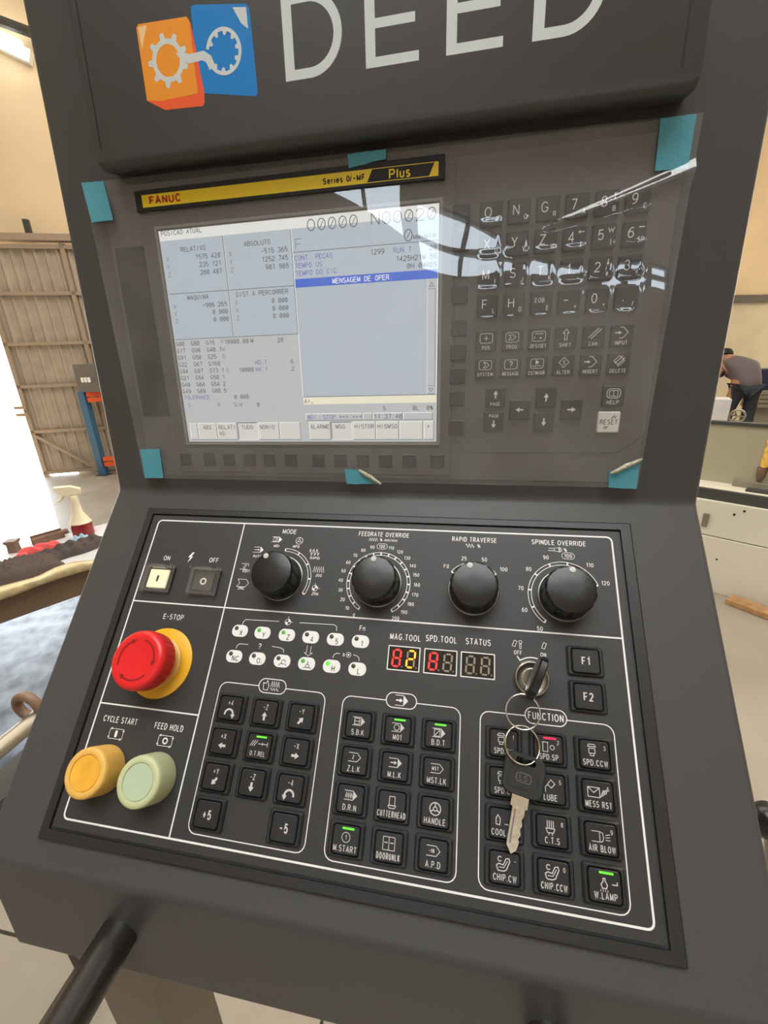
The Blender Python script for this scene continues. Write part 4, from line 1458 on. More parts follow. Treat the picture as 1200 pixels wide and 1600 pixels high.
# ---- indicator pills
ind = [('X', 70.9, -115.6, 0), ('Y', 89.2, -115.6, 1), ('Z', 108.6, -115.7, 1.5), ('4', 127.1, -115.7, 0), ('5', 145.9, -115.7, 0), ('1', 164.6, -115.7, 0),
       ('NC', 70.8, -134.0, 0), ('O', 89.2, -134.0, 0), ('tap', 108.5, -134.0, 0), ('tri', 127.2, -134.1, 1), ('H', 145.9, -134.2, 2), ('L', 164.6, -134.3, 0)]
for t, x, y, st in ind:
    x, y = up_(x, y)
    q = MB().m('white')
    q.slab(0, 0, 12.6, 8.6, 4.0, 0, 0.16, 0.05, 6)
    o = q.build('indicator_pill', op, loc=(x, y, ZS + 0.02))
    g = MB().m('black')
    if len(t) <= 2:
        g.text(t, 1.2, -1.4, 3.9, 0.19, sx=0.75, bold=False)
        if t == 'O':
            g.line([(3.2, -3.2), (3.9, -2.2)], 0.35, 0.19)
    elif t == 'tap':
        g.line(bez_arc(1.2, -0.6, 1.5, 0, 300, 10), 0.45, 0.19)
        g.line([(-2.2, -3.0), (0.2, -1.2)], 0.5, 0.19)
        g.line([(2.4, -1.4), (3.6, -3.0)], 0.4, 0.19)
    else:
        g.line(bez_arc(0.8, -1.6, 1.2, 0, 340, 10), 0.45, 0.19, True)
        g.line([(0.8, -0.4), (0.8, 1.6)], 0.5, 0.19)
        g.line([(-0.2, -2.4), (-2.2, -3.0)], 0.5, 0.19)
        g.line([(1.8, -2.4), (3.8, -3.0)], 0.5, 0.19)
    g.build('legend', o)
    e = MB().m({0: 'ledoff', 1: 'gdim', 1.5: 'gdim', 2: 'gled'}[st])
    e.lathe([(1.55, 0.1), (1.5, 0.45), (1.1, 0.8), (0.5, 0.95), (0.0, 1.0)], 16)
    e2 = e.build('indicator_light', o, loc=(-3.0, 1.7, 0.0), smooth=60)
    if st:
        tag(e2, 'green lit indicator light')

# ---- push keys


def key_mesh(w=22.0, h=18.2, cw=16.2, ch=14.4):
    f = MB().m('key')
    f.frame(0, 0, w, h, 1.6, cw + 1.5, ch + 1.5, 2.0, 0, 2.4, 0.9, 0.1)
    f.m('well').poly(rrect(0, 0, cw + 1.8, ch + 1.8, 2), 0.12)
    c = MB().m('key')
    c.slab(0, 0, cw, ch, 1.8, 0.13, 3.2, 0.5, 4)
    return f, c


kf, kc = key_mesh()
kf0 = kf.build('push_key', op, smooth=40)
kc0 = kc.build('keycap', kf0, smooth=40)
first_key = True


def push_key(x, y, name, legend_fn, led=None):
    global first_key
    x, y = up_(x, y, 3.0)
    if first_key:
        f, c = kf0, kc0
        first_key = False
    else:
        f = kf0.copy()
        COL.objects.link(f)
        f.parent = op
        c = kc0.copy()
        COL.objects.link(c)
        c.parent = f
    f.location = (x * 0.001, y * 0.001, ZS * 0.001)
    tag(f, 'black push key marked ' + name)
    g = MB().m('greyprint')
    legend_fn(g)
    if g.v:
        g.build('legend', f)
    if led:
        e = MB().m('rled' if led == 'r' else 'gled')
        e.prism(rrect(1.0, 5.9, 7.4, 1.0, 0.4, 2), 3.1, 3.45)
        tag(e.build('indicator_light', f), ('red' if led == 'r' else 'green') + ' lit bar')
    return f


ZK = 3.26


def ktext(t, y=-4.2, h=3.2, sx=0.62, x=0):
    return lambda g: g.text(t, x, y, h, ZK, sx=sx, bold=True)


def arrow(g, ang, cx=0, cy=-2.2, L_=5.2):
    a = math.radians(ang)
    ux, uy = math.cos(a), math.sin(a)
    g.line([(cx - ux * L_ / 2, cy - uy * L_ / 2), (cx + ux * 0.4, cy + uy * 0.4)], 1.5, ZK)
    g.poly([(cx + ux * L_ / 2, cy + uy * L_ / 2), (cx - uy * 1.9, cy + ux * 1.9), (cx + uy * 1.9, cy - ux * 1.9)], ZK + 0.01)


def axis(t, ang):
    def f(g):
        g.text(t, 0, 3.4, 3.4, ZK, sx=0.62)
        arrow(g, ang)
    return f


def rotl(t, cw):
    def f(g):
        g.text(t, 0, 3.4, 3.4, ZK, sx=0.62)
        g.line(bez_arc(0, -3.6, 3.0, -10, 190, 12), 1.2, ZK)
        s = 1 if cw else -1
        g.poly([(s * 1.4, -3.6), (s * 4.6, -3.6), (s * 3.0, -6.4)], ZK + 0.01)
    return f


def sym_tag(g, cx=0, cy=2.2, fill=True, kind=None):
    g.line([(cx - 4, cy + 2.4), (cx + 1.6, cy + 2.4)], 0.4, ZK)
    g.line([(cx - 4, cy - 2.4), (cx + 1.6, cy - 2.4)], 0.4, ZK)
    if fill:
        g.poly([(cx + 1.6, cy + 2.6), (cx + 4.2, cy), (cx + 1.6, cy - 2.6)], ZK)
    else:
        g.line([(cx + 1.6, cy + 2.4), (cx + 3.8, cy), (cx + 1.6, cy - 2.4)], 0.4, ZK)
    if kind == 'blocks':
        g.line(rrect(cx - 1.0, cy, 3.4, 3.6, 0.2, 1), 0.45, ZK, True)
        g.line([(cx - 2.6, cy), (cx + 0.6, cy)], 0.4, ZK)
    elif kind == 'circle':
        g.line(bez_arc(cx - 0.8, cy, 1.7, 0, 340, 12), 0.4, ZK, True)
    elif kind == 'slash':
        g.line(rrect(cx - 0.9, cy, 3.6, 3.8, 0.2, 1), 0.4, ZK, True)
        g.line([(cx - 2.4, cy - 1.6), (cx + 0.8, cy + 1.6)], 0.4, ZK)
    elif kind == 'arrow':
        g.line([(cx - 3, cy), (cx, cy)], 0.6, ZK)
        g.poly([(cx - 0.6, cy + 1.1), (cx + 1.2, cy), (cx - 0.6, cy - 1.1)], ZK)
    elif kind == 'wave':
        g.line([(cx - 3.2 + 0.55 * i, cy + (1.3 if i % 2 else -1.3)) for i in range(9)], 0.45, ZK)
    elif kind:
        g.text(kind, cx - 1.0, cy, 2.2, ZK, sx=0.6, bold=True)


def lab(t, sym, h=3.3, sx=0.6, y=-4.2, num=None):
    def f(g):
        if sym:
            sym(g)
        g.text(t, 0, y, h, ZK, sx=sx, wt=0.125)
        if num:
            g.text(num, 5.6, 3.9, 2.3, ZK, sx=0.75)
    return f


G1X, G1Y, KX, KY = 77.6, -168.4, 26.36, 20.93
g1 = {(0, 0): ('+4', rotl('+4', True)), (1, 0): ('-Z with up arrow', axis('-Z', 90)), (2, 0): ('-Y', axis('-Y', 50)),
      (0, 1): ('+X', axis('+X', 180)), (2, 1): ('-X', axis('-X', 0)),
      (0, 2): ('+Y', axis('+Y', 230)), (1, 2): ('-Z with down arrow', axis('-Z', 270)), (2, 2): ('-4', rotl('-4', False)),
      (0, 3): ('+5', ktext('+5', 0, 5.2)), (2, 3): ('-5', ktext('-5', 0, 5.2))}


def otrel(g):
    for k in range(3):
        g.line([(-6.2 + k * 1.4, 0.2), (-4.0 + k * 1.4, 3.6)], 0.45, ZK)
    g.line([(-0.6, 1.8), (5.8, 1.8)], 0.4, ZK)
    g.line([(6.0, 0.4), (6.0, 3.2)], 0.4, ZK)
    g.line([(2.4, 0.9), (2.4, 2.7)], 0.4, ZK)
    g.text('O.T.REL', 0, -4.0, 2.9, ZK, sx=0.6)


g1[(1, 1)] = ('O.T.REL', otrel)
for (i, j), (nm, fn) in g1.items():
    push_key(G1X + i * KX, G1Y - j * KY, nm, fn, 'g' if nm == 'O.T.REL' else None)


def cutter(g):
    g.line(rrect(0, 2.6, 3.4, 4.6, 0.2, 1), 0.4, ZK, True)
    g.line([(-2.4, 0.2), (2.4, 0.2), (1.6, -1.2), (-1.6, -1.2), (-2.4, 0.2)], 0.4, ZK)


def wheel(g, cx=0, cy=2.0, r=3.2):
    g.line(bez_arc(cx, cy, r, 0, 350, 20), 0.6, ZK, True)
    g.line(bez_arc(cx, cy, r * 0.35, 0, 340, 8), 0.5, ZK, True)
    for t in (90, 210, 330):
        a = math.radians(t)
        g.line([(cx + r * .35 * math.cos(a), cy + r * .35 * math.sin(a)), (cx + r * math.cos(a), cy + r * math.sin(a))], 0.6, ZK)


def door(g):
    g.line(rrect(0, 2.0, 7, 6.4, 0.1, 1), 0.35, ZK, True)
    g.line([(0, -1.2), (0, 5.2)], 0.35, ZK)
    g.line([(-2.8, 2.4), (-0.8, 2.4)], 0.5, ZK)
    g.line([(0.8, 2.4), (2.8, 2.4)], 0.5, ZK)


def onecirc(g):
    g.line(bez_arc(0, 1.4, 2.5, 0, 345, 18), 0.35, ZK, True)
    g.text('1', 0, 1.4, 2.4, ZK, sx=0.7)


G2X, G2Y = 170.3, -168.9
g2 = [[('S.B.K', lambda g: sym_tag(g, kind='blocks')), ('M01', lambda g: sym_tag(g, cy=1.4, kind='circle')), ('B.D.T', lambda g: sym_tag(g, cy=1.2, kind='slash'))],
      [('Z.L.K', lambda g: sym_tag(g, fill=False, kind='Z')), ('M.L.K', lambda g: sym_tag(g, kind='arrow')), ('MST.LK', lambda g: sym_tag(g, fill=False, kind='MST'))],
      [('D.R.N', lambda g: sym_tag(g, kind='wave')), ('CUTTERHEAD', cutter), ('HANDLE', wheel)],
      [('M.START', onecirc), ('DOORUNLK', door), ('A.P.D', lambda g: sym_tag(g, fill=False, kind='-IN'))]]
for j, row in enumerate(g2):
    for i, (nm, sy) in enumerate(row):
        push_key(G2X + i * KX, G2Y - j * KY, nm, lab(nm, sy, 3.3, 0.42 if len(nm) > 7 else 0.64), 'g' if nm in ('M01', 'B.D.T', 'M.START') else None)


def spind(g, cx=-1.5):
    g.line([(cx - 2.2, 4.2), (cx + 2.2, 4.2), (cx + 1.6, 5.4), (cx - 1.6, 5.4)], 0.4, ZK, True)
    g.line(rrect(cx, 2.0, 3.4, 2.6, 0.2, 1), 0.4, ZK, True)
    g.line([(cx - 1.0, 0.6), (cx - 1.0, -0.6), (cx + 1.0, -0.6), (cx + 1.0, 0.6)], 0.4, ZK)


def spsp(g):
    g.line([(-3.6, 3.6), (0.0, 3.6)], 0.4, ZK)
    g.line([(-3.2, 3.6), (-3.2, -1.4), (-0.4, -1.4), (-0.4, 3.6)], 0.35, ZK)
    g.line(bez_arc(2.2, 1.0, 1.2, 0, 340, 10), 0.35, ZK, True)


def lube(g):
    g.line([(0.6, 4.8), (2.8, 2.8), (0.6, 0.6), (-1.4, 2.4)], 0.4, ZK, True)
    g.line([(-1.4, 2.2), (-2.6, 1.0), (-2.6, -1.6)], 0.4, ZK)


def mess(g):
    g.line(rrect(-2.2, 1.6, 6.4, 4.8, 0.1, 1), 0.4, ZK, True)
    g.line([(-5.4, 4.0), (-2.2, 1.4), (1.0, 4.0)], 0.4, ZK)
    for k in range(4):
        g.line([(1.4 + k * 1.0, -0.6 + k * 0.6), (3.0 + k * 0.7, 3.0 + k * 0.2)], 0.4, ZK)


def cool(g):
    g.line([(-4.6, -0.4), (-4.6, 2.4), (-3.6, 4.2), (-2.2, 2.4), (-2.6, -0.6), (-4.6, -0.4)], 0.45, ZK)
    g.line([(0.2, 0), (2.4, 0)], 0.45, ZK)


def cts(g):
    for k in range(4):
        g.line([(-2.4 + k * 1.1, 1.4), (-2.4 + k * 1.1, 5.2)], 0.45, ZK)
    g.line([(-3.2, 1.4), (1.6, 1.4), (0.8, -0.6), (-2.4, -0.6)], 0.4, ZK, True)
    g.line([(-1.6, -0.6), (-1.8, -1.8)], 0.4, ZK)
    g.line([(0, -0.6), (0.2, -1.8)], 0.4, ZK)


def air(g):
    g.line([(-5, 3.6), (-0.6, 3.6), (0.8, 3.0), (1.2, 1.0), (0.6, -0.8), (-0.6, -1.2), (-5, -1.2)], 0.35, ZK)
    g.line([(-0.8, 3.4), (-0.8, -1.0)], 0.35, ZK)
    for k in range(3):
        g.line([(2.2, 0 + k * 1.1), (4.6, 0 + k * 1.4)], 0.35, ZK)


def chip(g):
    g.line([(-4.0, -0.4), (-4.4, 1.2), (-3.2, 2.0), (-0.8, 1.6), (0.8, 4.6), (2.4, 4.8), (2.8, 3.4), (0.8, -0.6), (-0.6, -1.2), (-3.4, -1.2)], 0.5, ZK, True)
    g.line([(-3.2, 0.4), (-0.4, 0.4), (1.6, 3.6)], 0.4, ZK)
    g.line(bez_arc(-2.6, 4.2, 1.1, 40, 320, 8), 0.45, ZK)


def lampsym(g):
    g.line([(-0.8, 3.4), (-0.8, 2.2), (-2.0, 0.6), (-1.4, -1.0), (0.6, -1.0), (1.2, 0.6), (0.2, 2.2), (0.2, 3.4)], 0.5, ZK, True)
    for k in range(4):
        g.line([(-2.2 + k * 1.1, -1.6), (-2.4 + k * 1.25, -2.4)], 0.35, ZK)
    g.line([(6.2, 2.6), (6.2, 1.2), (3.6, 1.2)], 0.45, ZK)


G3X, G3Y = 263.3, -169.1
g3 = [[('SPD.CW', spind, '1'), ('SPD.SP', spsp, '2'), ('SPD.CCW', spind, '3')],
      [('SPD.OR', spind, '4'), ('LUBE', lube, '5'), ('MESS RST', mess, '6')],
      [('COOLANT', cool, '7'), ('C.T.S', cts, '8'), ('AIR BLOW', air, '9')],
      [('CHIP.CW', chip, '-'), ('CHIP.CCW', chip, '0'), ('W.LAMP', lampsym, None)]]
for j, row in enumerate(g3):
    for i, (nm, sy, num) in enumerate(row):
        push_key(G3X + i * KX, G3Y - j * KY, nm, lab(nm, sy, 3.2, 0.52 if len(nm) > 7 else 0.6, -4.2, num), {'SPD.SP': 'r', 'W.LAMP': 'g'}.get(nm))
push_key(315.0, -115.8, 'F1', ktext('F1', 0, 5.0, 0.66))
push_key(315.0, -137.2, 'F2', ktext('F2', 0, 5.0, 0.66))


# ---- rotary selectors
def knob(x, y, ang, label):
    x, y = up_(x, y)
    ring = MB().m('dchrome')
    ring.lathe([(17.9, 0), (17.9, 0.8), (17.6, 1.1), (17.2, 1.1), (17.0, 0.2)], 56)
    b = ring.build('selector_knob', op, loc=(x, y, ZS), smooth=50)
    tag(b, label)
    q = MB().m('knob')
    n = 96
    rings = []
    for r, z, fl in ((16.8, 0.2, 0), (16.9, 4.2, 0), (16.6, 4.6, 0.4), (16.5, 8, 1.0), (16.3, 17.5, 1.0), (16.0, 19.0, 0.9), (15.3, 19.8, 0.35), (14.2, 20.1, 0), (4, 20.3, 0)):
        ring_ = []
        for i in range(n):
            t = 2 * PI * i / n
            g_ = max(0.0, math.cos(t * 12)) ** 3 * fl * 0.9
            ring_.append(((r - g_) * math.cos(t), (r - g_) * math.sin(t), z))
        rings.append(ring_)
    q.loops(rings)
    q.build('knob_cap', b, smooth=35)
    q = MB().m('greyprint')
    a = math.radians(ang)
    q.lathe([(0, 20.1), (0.01, 20.1), (2.1, 20.1), (2.0, 20.7), (1.2, 20.95), (0, 21.0)], 16, c=(13.0 * math.cos(a), 13.0 * math.sin(a)))
    tag(q.build('pointer_mark', b, smooth=60), 'pale pointer dot')
    return b


knob(95.3, -73.4, 118, 'black fluted rotary knob marked MODE')
knob(172.9, -72.9, 95, 'black fluted rotary knob marked FEEDRATE OVERRIDE')
knob(243.0, -73.6, 104, 'black fluted rotary knob marked RAPID TRAVERSE')
knob(305.1, -73.3, 84, 'black fluted rotary knob marked SPINDLE OVERRIDE')

# ---- on / off buttons under clear covers
for x, nm, mt in ((-9.0, 'ON', 'onlit'), (32.1, 'OFF', 'offb')):
    x, y = up_(x, -80.6)
    q = MB().m('trim')
    q.frame(0, 0, 23.5, 20.5, 1, 17.5, 15.5, 0.8, 0, 2.2, 0.5, 0.1)
    b = q.build('power_button', op, loc=(x, y, ZS))
    tag(b, 'illuminated square button marked with a bar' if nm == 'ON' else 'dark square button marked with a ring')
    q = MB().m(mt)
    q.slab(0, 0, 16.8, 14.8, 0.6, 0.1, 3.4, 0.4)
    q.build('button_face', b)
    q = MB().m('black' if nm == 'ON' else 'white')
    if nm == 'ON':
        q.poly(rrect(0, 0, 2.0, 5.4, 0.9, 4), 3.46)
    else:
        q.line(bez_arc(0, 0, 2.2, 0, 345, 20), 1.1, 3.46, True)
    q.build('symbol', b)
    q = MB().m('cover')
    q.loops([[(px_, py_, 2.3) for px_, py_ in rrect(0, 0, 24.5, 21.5, 1.0)], [(px_, py_, 5.6) for px_, py_ in rrect(0, 0, 23.5, 20.5, 1.0)], [(px_, py_, 6.2) for px_, py_ in rrect(0, 0, 22.3, 19.3, 0.8)]], cap0=False)
    q.build('clear_cover', b)
    q = MB().m('cover')
    q.frame(0, 0, 25.4, 22.4, 1.2, 21.0, 18.0, 0.8, 2.25, 3.2, 0.3, 2.25)
    q.box(-6.5, 6.5, 8.2, 11.0, 3.2, 8.0)
    q.box(-12.4, -10.8, 8.6, 12.0, 3.2, 7.6)
    q.box(10.8, 12.4, 8.6, 12.0, 3.2, 7.6)
    q.build('cover_hinge', b)

# ---- emergency stop
ex, ey = up_(13.2, -143.6)
q = MB().m('ydisc')
q.lathe([(25.0, 0), (25.0, 0.9), (24.6, 1.2), (14.5, 1.2)], 64)
es = q.build('emergency_stop_button', op, loc=(ex, ey, ZS), smooth=50)
tag(es, 'red mushroom emergency stop button on a yellow disc')
q = MB().m('ycollar')
q.lathe([(17.6, 1.2), (17.6, 4.0), (16.8, 4.6), (14.5, 4.8), (14.5, 14)], 48)
q.build('collar', es, smooth=40)
q = MB().m('estop')
n = 96
rings = []
for r, z, fl in ((14.0, 12.0, 0), (18.4, 12.2, 0), (19.8, 13.4, 0), (20.0, 15.5, 0.5), (20.2, 21.0, 0.6), (20.3, 23.0, 0), (19.8, 25.8, 0), (18.4, 27.6, 0), (16.4, 28.2, 0), (14.5, 28.0, 0), (8, 27.5, 0), (2, 27.4, 0)):
    rings.append([((r - (fl if (i // 2) % 2 else 0)) * math.cos(2 * PI * i / n), (r - (fl if (i // 2) % 2 else 0)) * math.sin(2 * PI * i / n), z) for i in range(n)])
q.loops(rings)
q.build('mushroom_cap', es, smooth=45)
q = MB().m('estopdark')
for a0 in (80, 200, 320):
    A_ = bez_arc(0, 0, 13.4, a0, a0 - 78, 14)
    q.line(A_, 1.1, 28.15)
    a = math.radians(a0 - 86)
    tq = (math.sin(a), -math.cos(a))
    c_ = (13.4 * math.cos(math.radians(a0 - 78)), 13.4 * math.sin(math.radians(a0 - 78)))
    rd = (math.cos(a), math.sin(a))
    q.poly([(c_[0] + tq[0] * 3.6, c_[1] + tq[1] * 3.6), (c_[0] + rd[0] * 1.8, c_[1] + rd[1] * 1.8), (c_[0] - rd[0] * 1.8, c_[1] - rd[1] * 1.8)], 28.16)
tag(q.build('turn_arrows', es), 'three dark turning arrows')

# ---- start and hold buttons
for x, m1_, m2_, nm, lb_ in ((-6.7, 'ybtn', 'ybtn2', 'cycle_start_button', 'tall worn yellow cylindrical button'), (33.2, 'gbtn', 'gbtn2', 'feed_hold_button', 'tall pale green cylindrical button')):
    x, y = up_(x, -216.2)
    q = MB().m(m1_)
    q.lathe([(14.3, 0), (15.2, 0.6), (15.4, 3), (15.2, 15.5), (14.9, 17.4), (14.0, 18.3), (12.2, 18.5), (11.0, 18.3), (10.7, 17.4)], 56)
    b = q.build(nm, op, loc=(x, y, ZS), smooth=45)
    tag(b, lb_)
    q = MB().m(m2_)
    q.lathe([(10.65, 17.3), (10.3, 18.0), (8.8, 18.0), (4, 17.9), (1, 17.9)], 48)
    q.build('lens', b, smooth=45)

# ---- seven segment displays
SEG = {'a': (0, 1), 'b': (1, .5), 'c': (1, -.5), 'd': (0, -1), 'e': (-1, -.5), 'f': (-1, .5), 'g': (0, 0)}
DIG = {'0': 'abcdef', '2': 'abged', '8': 'abcdefg'}


def digit(g, cx, cy, on, mt, z, w=5.0, h=10.8):
    for k, (sx, sy) in SEG.items():
        g.m(mt if k in on else 'oseg')
        px, py = cx + sx * w / 2 + 0.0, cy + sy * h / 2
        px += (py - cy) * 0.08
        if k in 'adg':
            g.poly([(px - 1.9, py), (px - 1.3, py + 0.6), (px + 1.3, py + 0.6), (px + 1.9, py), (px + 1.3, py - 0.6), (px - 1.3, py - 0.6)], z)
        else:
            g.poly([(px - 0.15, py - 2.4), (px + 0.55, py - 1.9), (px + 0.7, py + 1.9), (px + 0.15, py + 2.4), (px - 0.55, py + 1.9), (px - 0.65, py - 1.9)], z)
    g.m('oseg')
    g.poly(rrect(cx + w / 2 + 1.5, cy - h / 2, 1.0, 1.0, 0.5, 2), z)


for nm, xc, ds in (('magazine tool', 196.6, (('8', 'rseg'), ('2', 'yseg'))), ('spindle tool', 221.9, (('8', 'rseg'), ('', 'oseg'))), ('status', 246.9, (('', 'oseg'), ('', 'oseg')))):
    x, y = up_(xc, -124.5)
    q = MB().m('ledwin')
    q.slab(0, 0, 21.6, 15.4, 0.2, 0, 0.2, 0.05, 1)
    b = q.build('digit_display', op, loc=(x, y, ZS + 0.02))
    tag(b, {'magazine tool': 'two digit display lit red and amber', 'spindle tool': 'two digit display with one red digit', 'status': 'two digit display with both digits unlit'}[nm])
    q = MB().m('white')
    q.line(rrect(0, 0, 21.8, 15.6, 0.1, 1), 0.7, 0.24, True)
    q.build('window_border', b)
    for k, (d, mt) in enumerate(ds):
        g = MB()
        digit(g, -4.9 + k * 9.8, 0, DIG.get(d, ''), mt, 0.26)
        g.build('digit', b)

# ---- key switch
kx, ky = up_(281.2, -129.6)
q = MB().m('chrome')
q.lathe([(11.0, 0), (11.0, 3.0), (10.4, 4.2), (9.6, 4.6), (8.6, 4.2), (6.4, 4.0), (6.2, 5.2), (5.6, 5.6), (0.5, 5.4)], 48)
ks = q.build('key_switch', op, loc=(kx, ky, ZS), smooth=30)
tag(ks, 'round chrome key switch')
q = MB().m('black')
q.box(-0.6, 0.6, -3.4, 3.4, 5.42, 5.5)
q.build('key_slot', ks)

# key in the lock: head stands off the panel, seen edge on
kt = root('inserted_key', 'black headed key standing in the chrome key switch', 'key', mtx=FL @ Matrix.Translation((kx * .001, ky * .001, (ZS + 5.5) * .001)) @ Matrix.Rotation(math.radians(-22), 4, 'Z'))
q = MB().m('knob')
# head profile in the local YZ plane, thickness along X
hp_ = [(-6, 2), (6, 2), (11.5, 6), (13.4, 12), (12.6, 22), (9.4, 26.5), (0, 28), (-9.6, 26.5), (-14.5, 21), (-13.4, 10), (-10.5, 5.4)]
q.loops([[(-1.6, a * 0.96, b) for a, b in hp_], [(-2.3, a * 0.88, 1 + b * 0.94) for a, b in hp_]][::-1] + [[(1.6, a * 0.96, b) for a, b in hp_], [(2.3, a * 0.88, 1 + b * 0.94) for a, b in hp_]])
q.build('key_head', kt, smooth=35)
q = MB().m('brass')
q.box(-0.5, 0.5, -3.2, 3.2, 0.02, 2.4)
q.build('key_blade', kt)

# split rings and the hanging spare key


def on_plane(px_mm, py_mm, z):
    k = z / CZ
    return (px_mm + (CX - px_mm) * k, py_mm + (CY - py_mm) * k, z)


def ring_thing(name, label, c, rad, wire, tiltx, tilty, grp=None):
    r_ = root(name, label, 'ring', mtx=FL @ Matrix.Translation([v * .001 for v in c]) @ Matrix.Rotation(tilty, 4, 'Y') @ Matrix.Rotation(tiltx, 4, 'X'), group=grp)
    q = MB().m('chrome')
    for dz in (-0.35, 0.35):
        q.tube([(rad * math.cos(t), rad * math.sin(t), dz) for t in [i * 2 * PI / 48 for i in range(48)]], wire, 8, closed=True)
    q.build('ring_wire', r_, smooth=60)
    return r_


c1 = on_plane(275.5, -149.9, 17)
ring_thing('split_ring', 'upper steel split ring hanging from the black key in the lock', c1, 9.9, 0.5, math.radians(8), 0)
c2 = on_plane(274.7, -168.8, 10)
ring_thing('split_ring', 'lower steel split ring joining the upper ring and the spare key', c2, 10.4, 0.5, math.radians(-6), math.radians(12))
kp = on_plane(275.1, -185.0, 8.6)
sp = root('spare_key', 'spare key with a square black plastic head lying over the function keys', 'key', mtx=FL @ Matrix.Translation([v * .001 for v in kp]) @ Matrix.Rotation(math.radians(-11), 4, 'Z'))
q = MB().m('trim')
O_ = rrect(0, 0, 23.5, 22.0, 5.0, 6)
# head with a slot: outer loop split into a ring and slot
nO = len(O_)
So = rrect(0, 7.2, 11.5, 3.4, 1.6, 6)
for zz, o_, s_ in ((1.6, 0.9, 1), ):
    top_o = [(x * 0.95, y * 0.95, 1.6) for x, y in O_]
    mid_o = [(x, y, 0.9) for x, y in O_]
    low_o = [(x, y, -1.2) for x, y in O_]
    bot_o = [(x * 0.95, y * 0.95, -1.8) for x, y in O_]
    s_t = [(x, y, 1.6) for x, y in So]
    s_b = [(x, y, -1.8) for x, y in So]
    q.loops([top_o, mid_o, low_o, bot_o, s_b, s_t, top_o], False, False)
q.build('key_head', sp, smooth=35)
q = MB().m('key')
q.frame(0, -2.2, 17, 10.5, 2, 15.6, 9.1, 1.6, 1.6, 1.8, 0.1, 1.6)
q.build('head_rim', sp)
q = MB().m('dchrome')
q.frame(0, -1.4, 9.0, 5.2, 2.0, 8.0, 4.2, 1.6, 1.6, 1.95, 0.1, 1.6)
q.text('LS', 0, -1.4, 3.0, 1.9, sx=1.0)
tag(q.build('emblem', sp), 'shiny embossed emblem')
q = MB().m('brass')
bl = [(-4.6, -11.0), (-4.8, -16.5), (-3.4, -17.2), (-3.4, -36.0), (-0.4, -39.8), (2.2, -37.4), (3.0, -33.0), (2.2, -31.8), (3.3, -29.6), (2.4, -27.0), (3.4, -25), (2.6, -22.5), (3.6, -20), (3.5, -17.2), (4.8, -16.5), (4.8, -11.0)]
q.prism(list(reversed(bl)), -0.9, 0.9)
kb = q.build('key_blade', sp)
q = MB().m('dchrome')
q.line([(-1.8, -18), (-1.8, -35)], 0.8, 0.94)
q.build('blade_groove', kb)

# ================================================================== DISPLAY UNIT (upper face)
du = root('display_unit', 'grey screen and keyboard unit mounted on the upright console face', 'display', mtx=FU)
q = MB().m('bezel')
q.slab(157.5, 121.0, 399, 213, 1.5, 0, 1.0, 0.4)
q.build('base_plate', du)
q = MB().m('bezel')
# keyboard plate with chamfered lower corners
kp_ = [(224.5, 205.5), (224.5, 50), (232, 41), (232, 36), (340, 36), (352, 44), (357.5, 50), (357.5, 205.5)]
q.prism(list(reversed(kp_)), 1.0, 1.7)
q.build('keyboard_plate', du, bevel=(0.0003, 1))
q = MB().m('bezel')
q.frame(106.7, 120.5, 233, 205, 1.5, 216.0, 163.2, 0.6, 1.0, 2.0, 0.5, 0.9)
q.build('screen_bezel', du)
q = MB().m('scr_frame')
q.frame(106.7, 123.3, 216.4, 163.6, 0.6, 212.6, 159.8, 0.3, 0.9, 2.3, 0.3, 1.0)
q.build('screen_frame', du)
# memory card door, left
q = MB().m('trim')
q.slab(-26.5, 129.5, 25.5, 128, 0.6, 1.0, 1.5, 0.2)
q.build('card_slot_cover', du)

# screen
SX0, SX1, SY0, SY1 = 1.1, 212.3, 44.05, 202.6
q = MB().m('scr_bg')
q.poly([(SX0, SY0), (SX1, SY0), (SX1, SY1), (SX0, SY1)], 1.25)
scn = q.build('screen', du)
tag(scn, 'lit grey white screen')
sg = MB()
z1_, z2_, z3_ = 1.28, 1.31, 1.34
def rect(mt, x0, y0, x1, y1, z):
    sg.m(mt).poly([(x0, y0), (x1, y0), (x1, y1), (x0, y1)], z)



# title bar, panels
rect('scr_top', SX0, 195.4, SX1, SY1, z1_)
for x0, y0, x1, y1 in ((2.0, 159.0, 53.0, 195.0), (53.6, 159.0, 106.2, 195.0), (2.0, 125.8, 53.0, 158.6), (53.6, 125.8, 106.2, 158.6), (107.3, 180.6, 211.8, 195.0), (107.3, 163.0, 211.8, 180.2)):
    rect('scr_panel', x0, y0, x1, y1, z1_)
for x0, y0, x1, y1 in ((2.0, 158.6, 53.0, 159.0), (53.6, 158.6, 106.2, 159.0), (2.0, 125.4, 53.0, 125.8), (53.6, 125.4, 106.2, 125.8), (53.0, 125.4, 53.5, 195.0), (106.2, 125.4, 106.6, 195.0), (107.3, 180.2, 211.8, 180.6)):
    rect('scr_dark', x0, y0, x1, y1, z2_)
for x0, y0, x1, y1 in ((106.7, 79.0, 107.2, 195.2), (53.5, 125.4, 53.8, 195.0), (204.6, 79.0, 204.9, 156.8), (211.5, 79.0, 212.0, 156.8)):
    rect('scr_light', x0, y0, x1, y1, z2_)
rect('scr_msg', 107.3, 79.4, 211.8, 157.2, z1_)
rect('scr_blue', 107.3, 157.2, 211.8, 162.9, z1_)
rect('scr_dark', 107.3, 79.0, 211.8, 79.4, z2_)
rect('scr_cream', 107.0, 73.4, 211.8, 78.8, z1_)
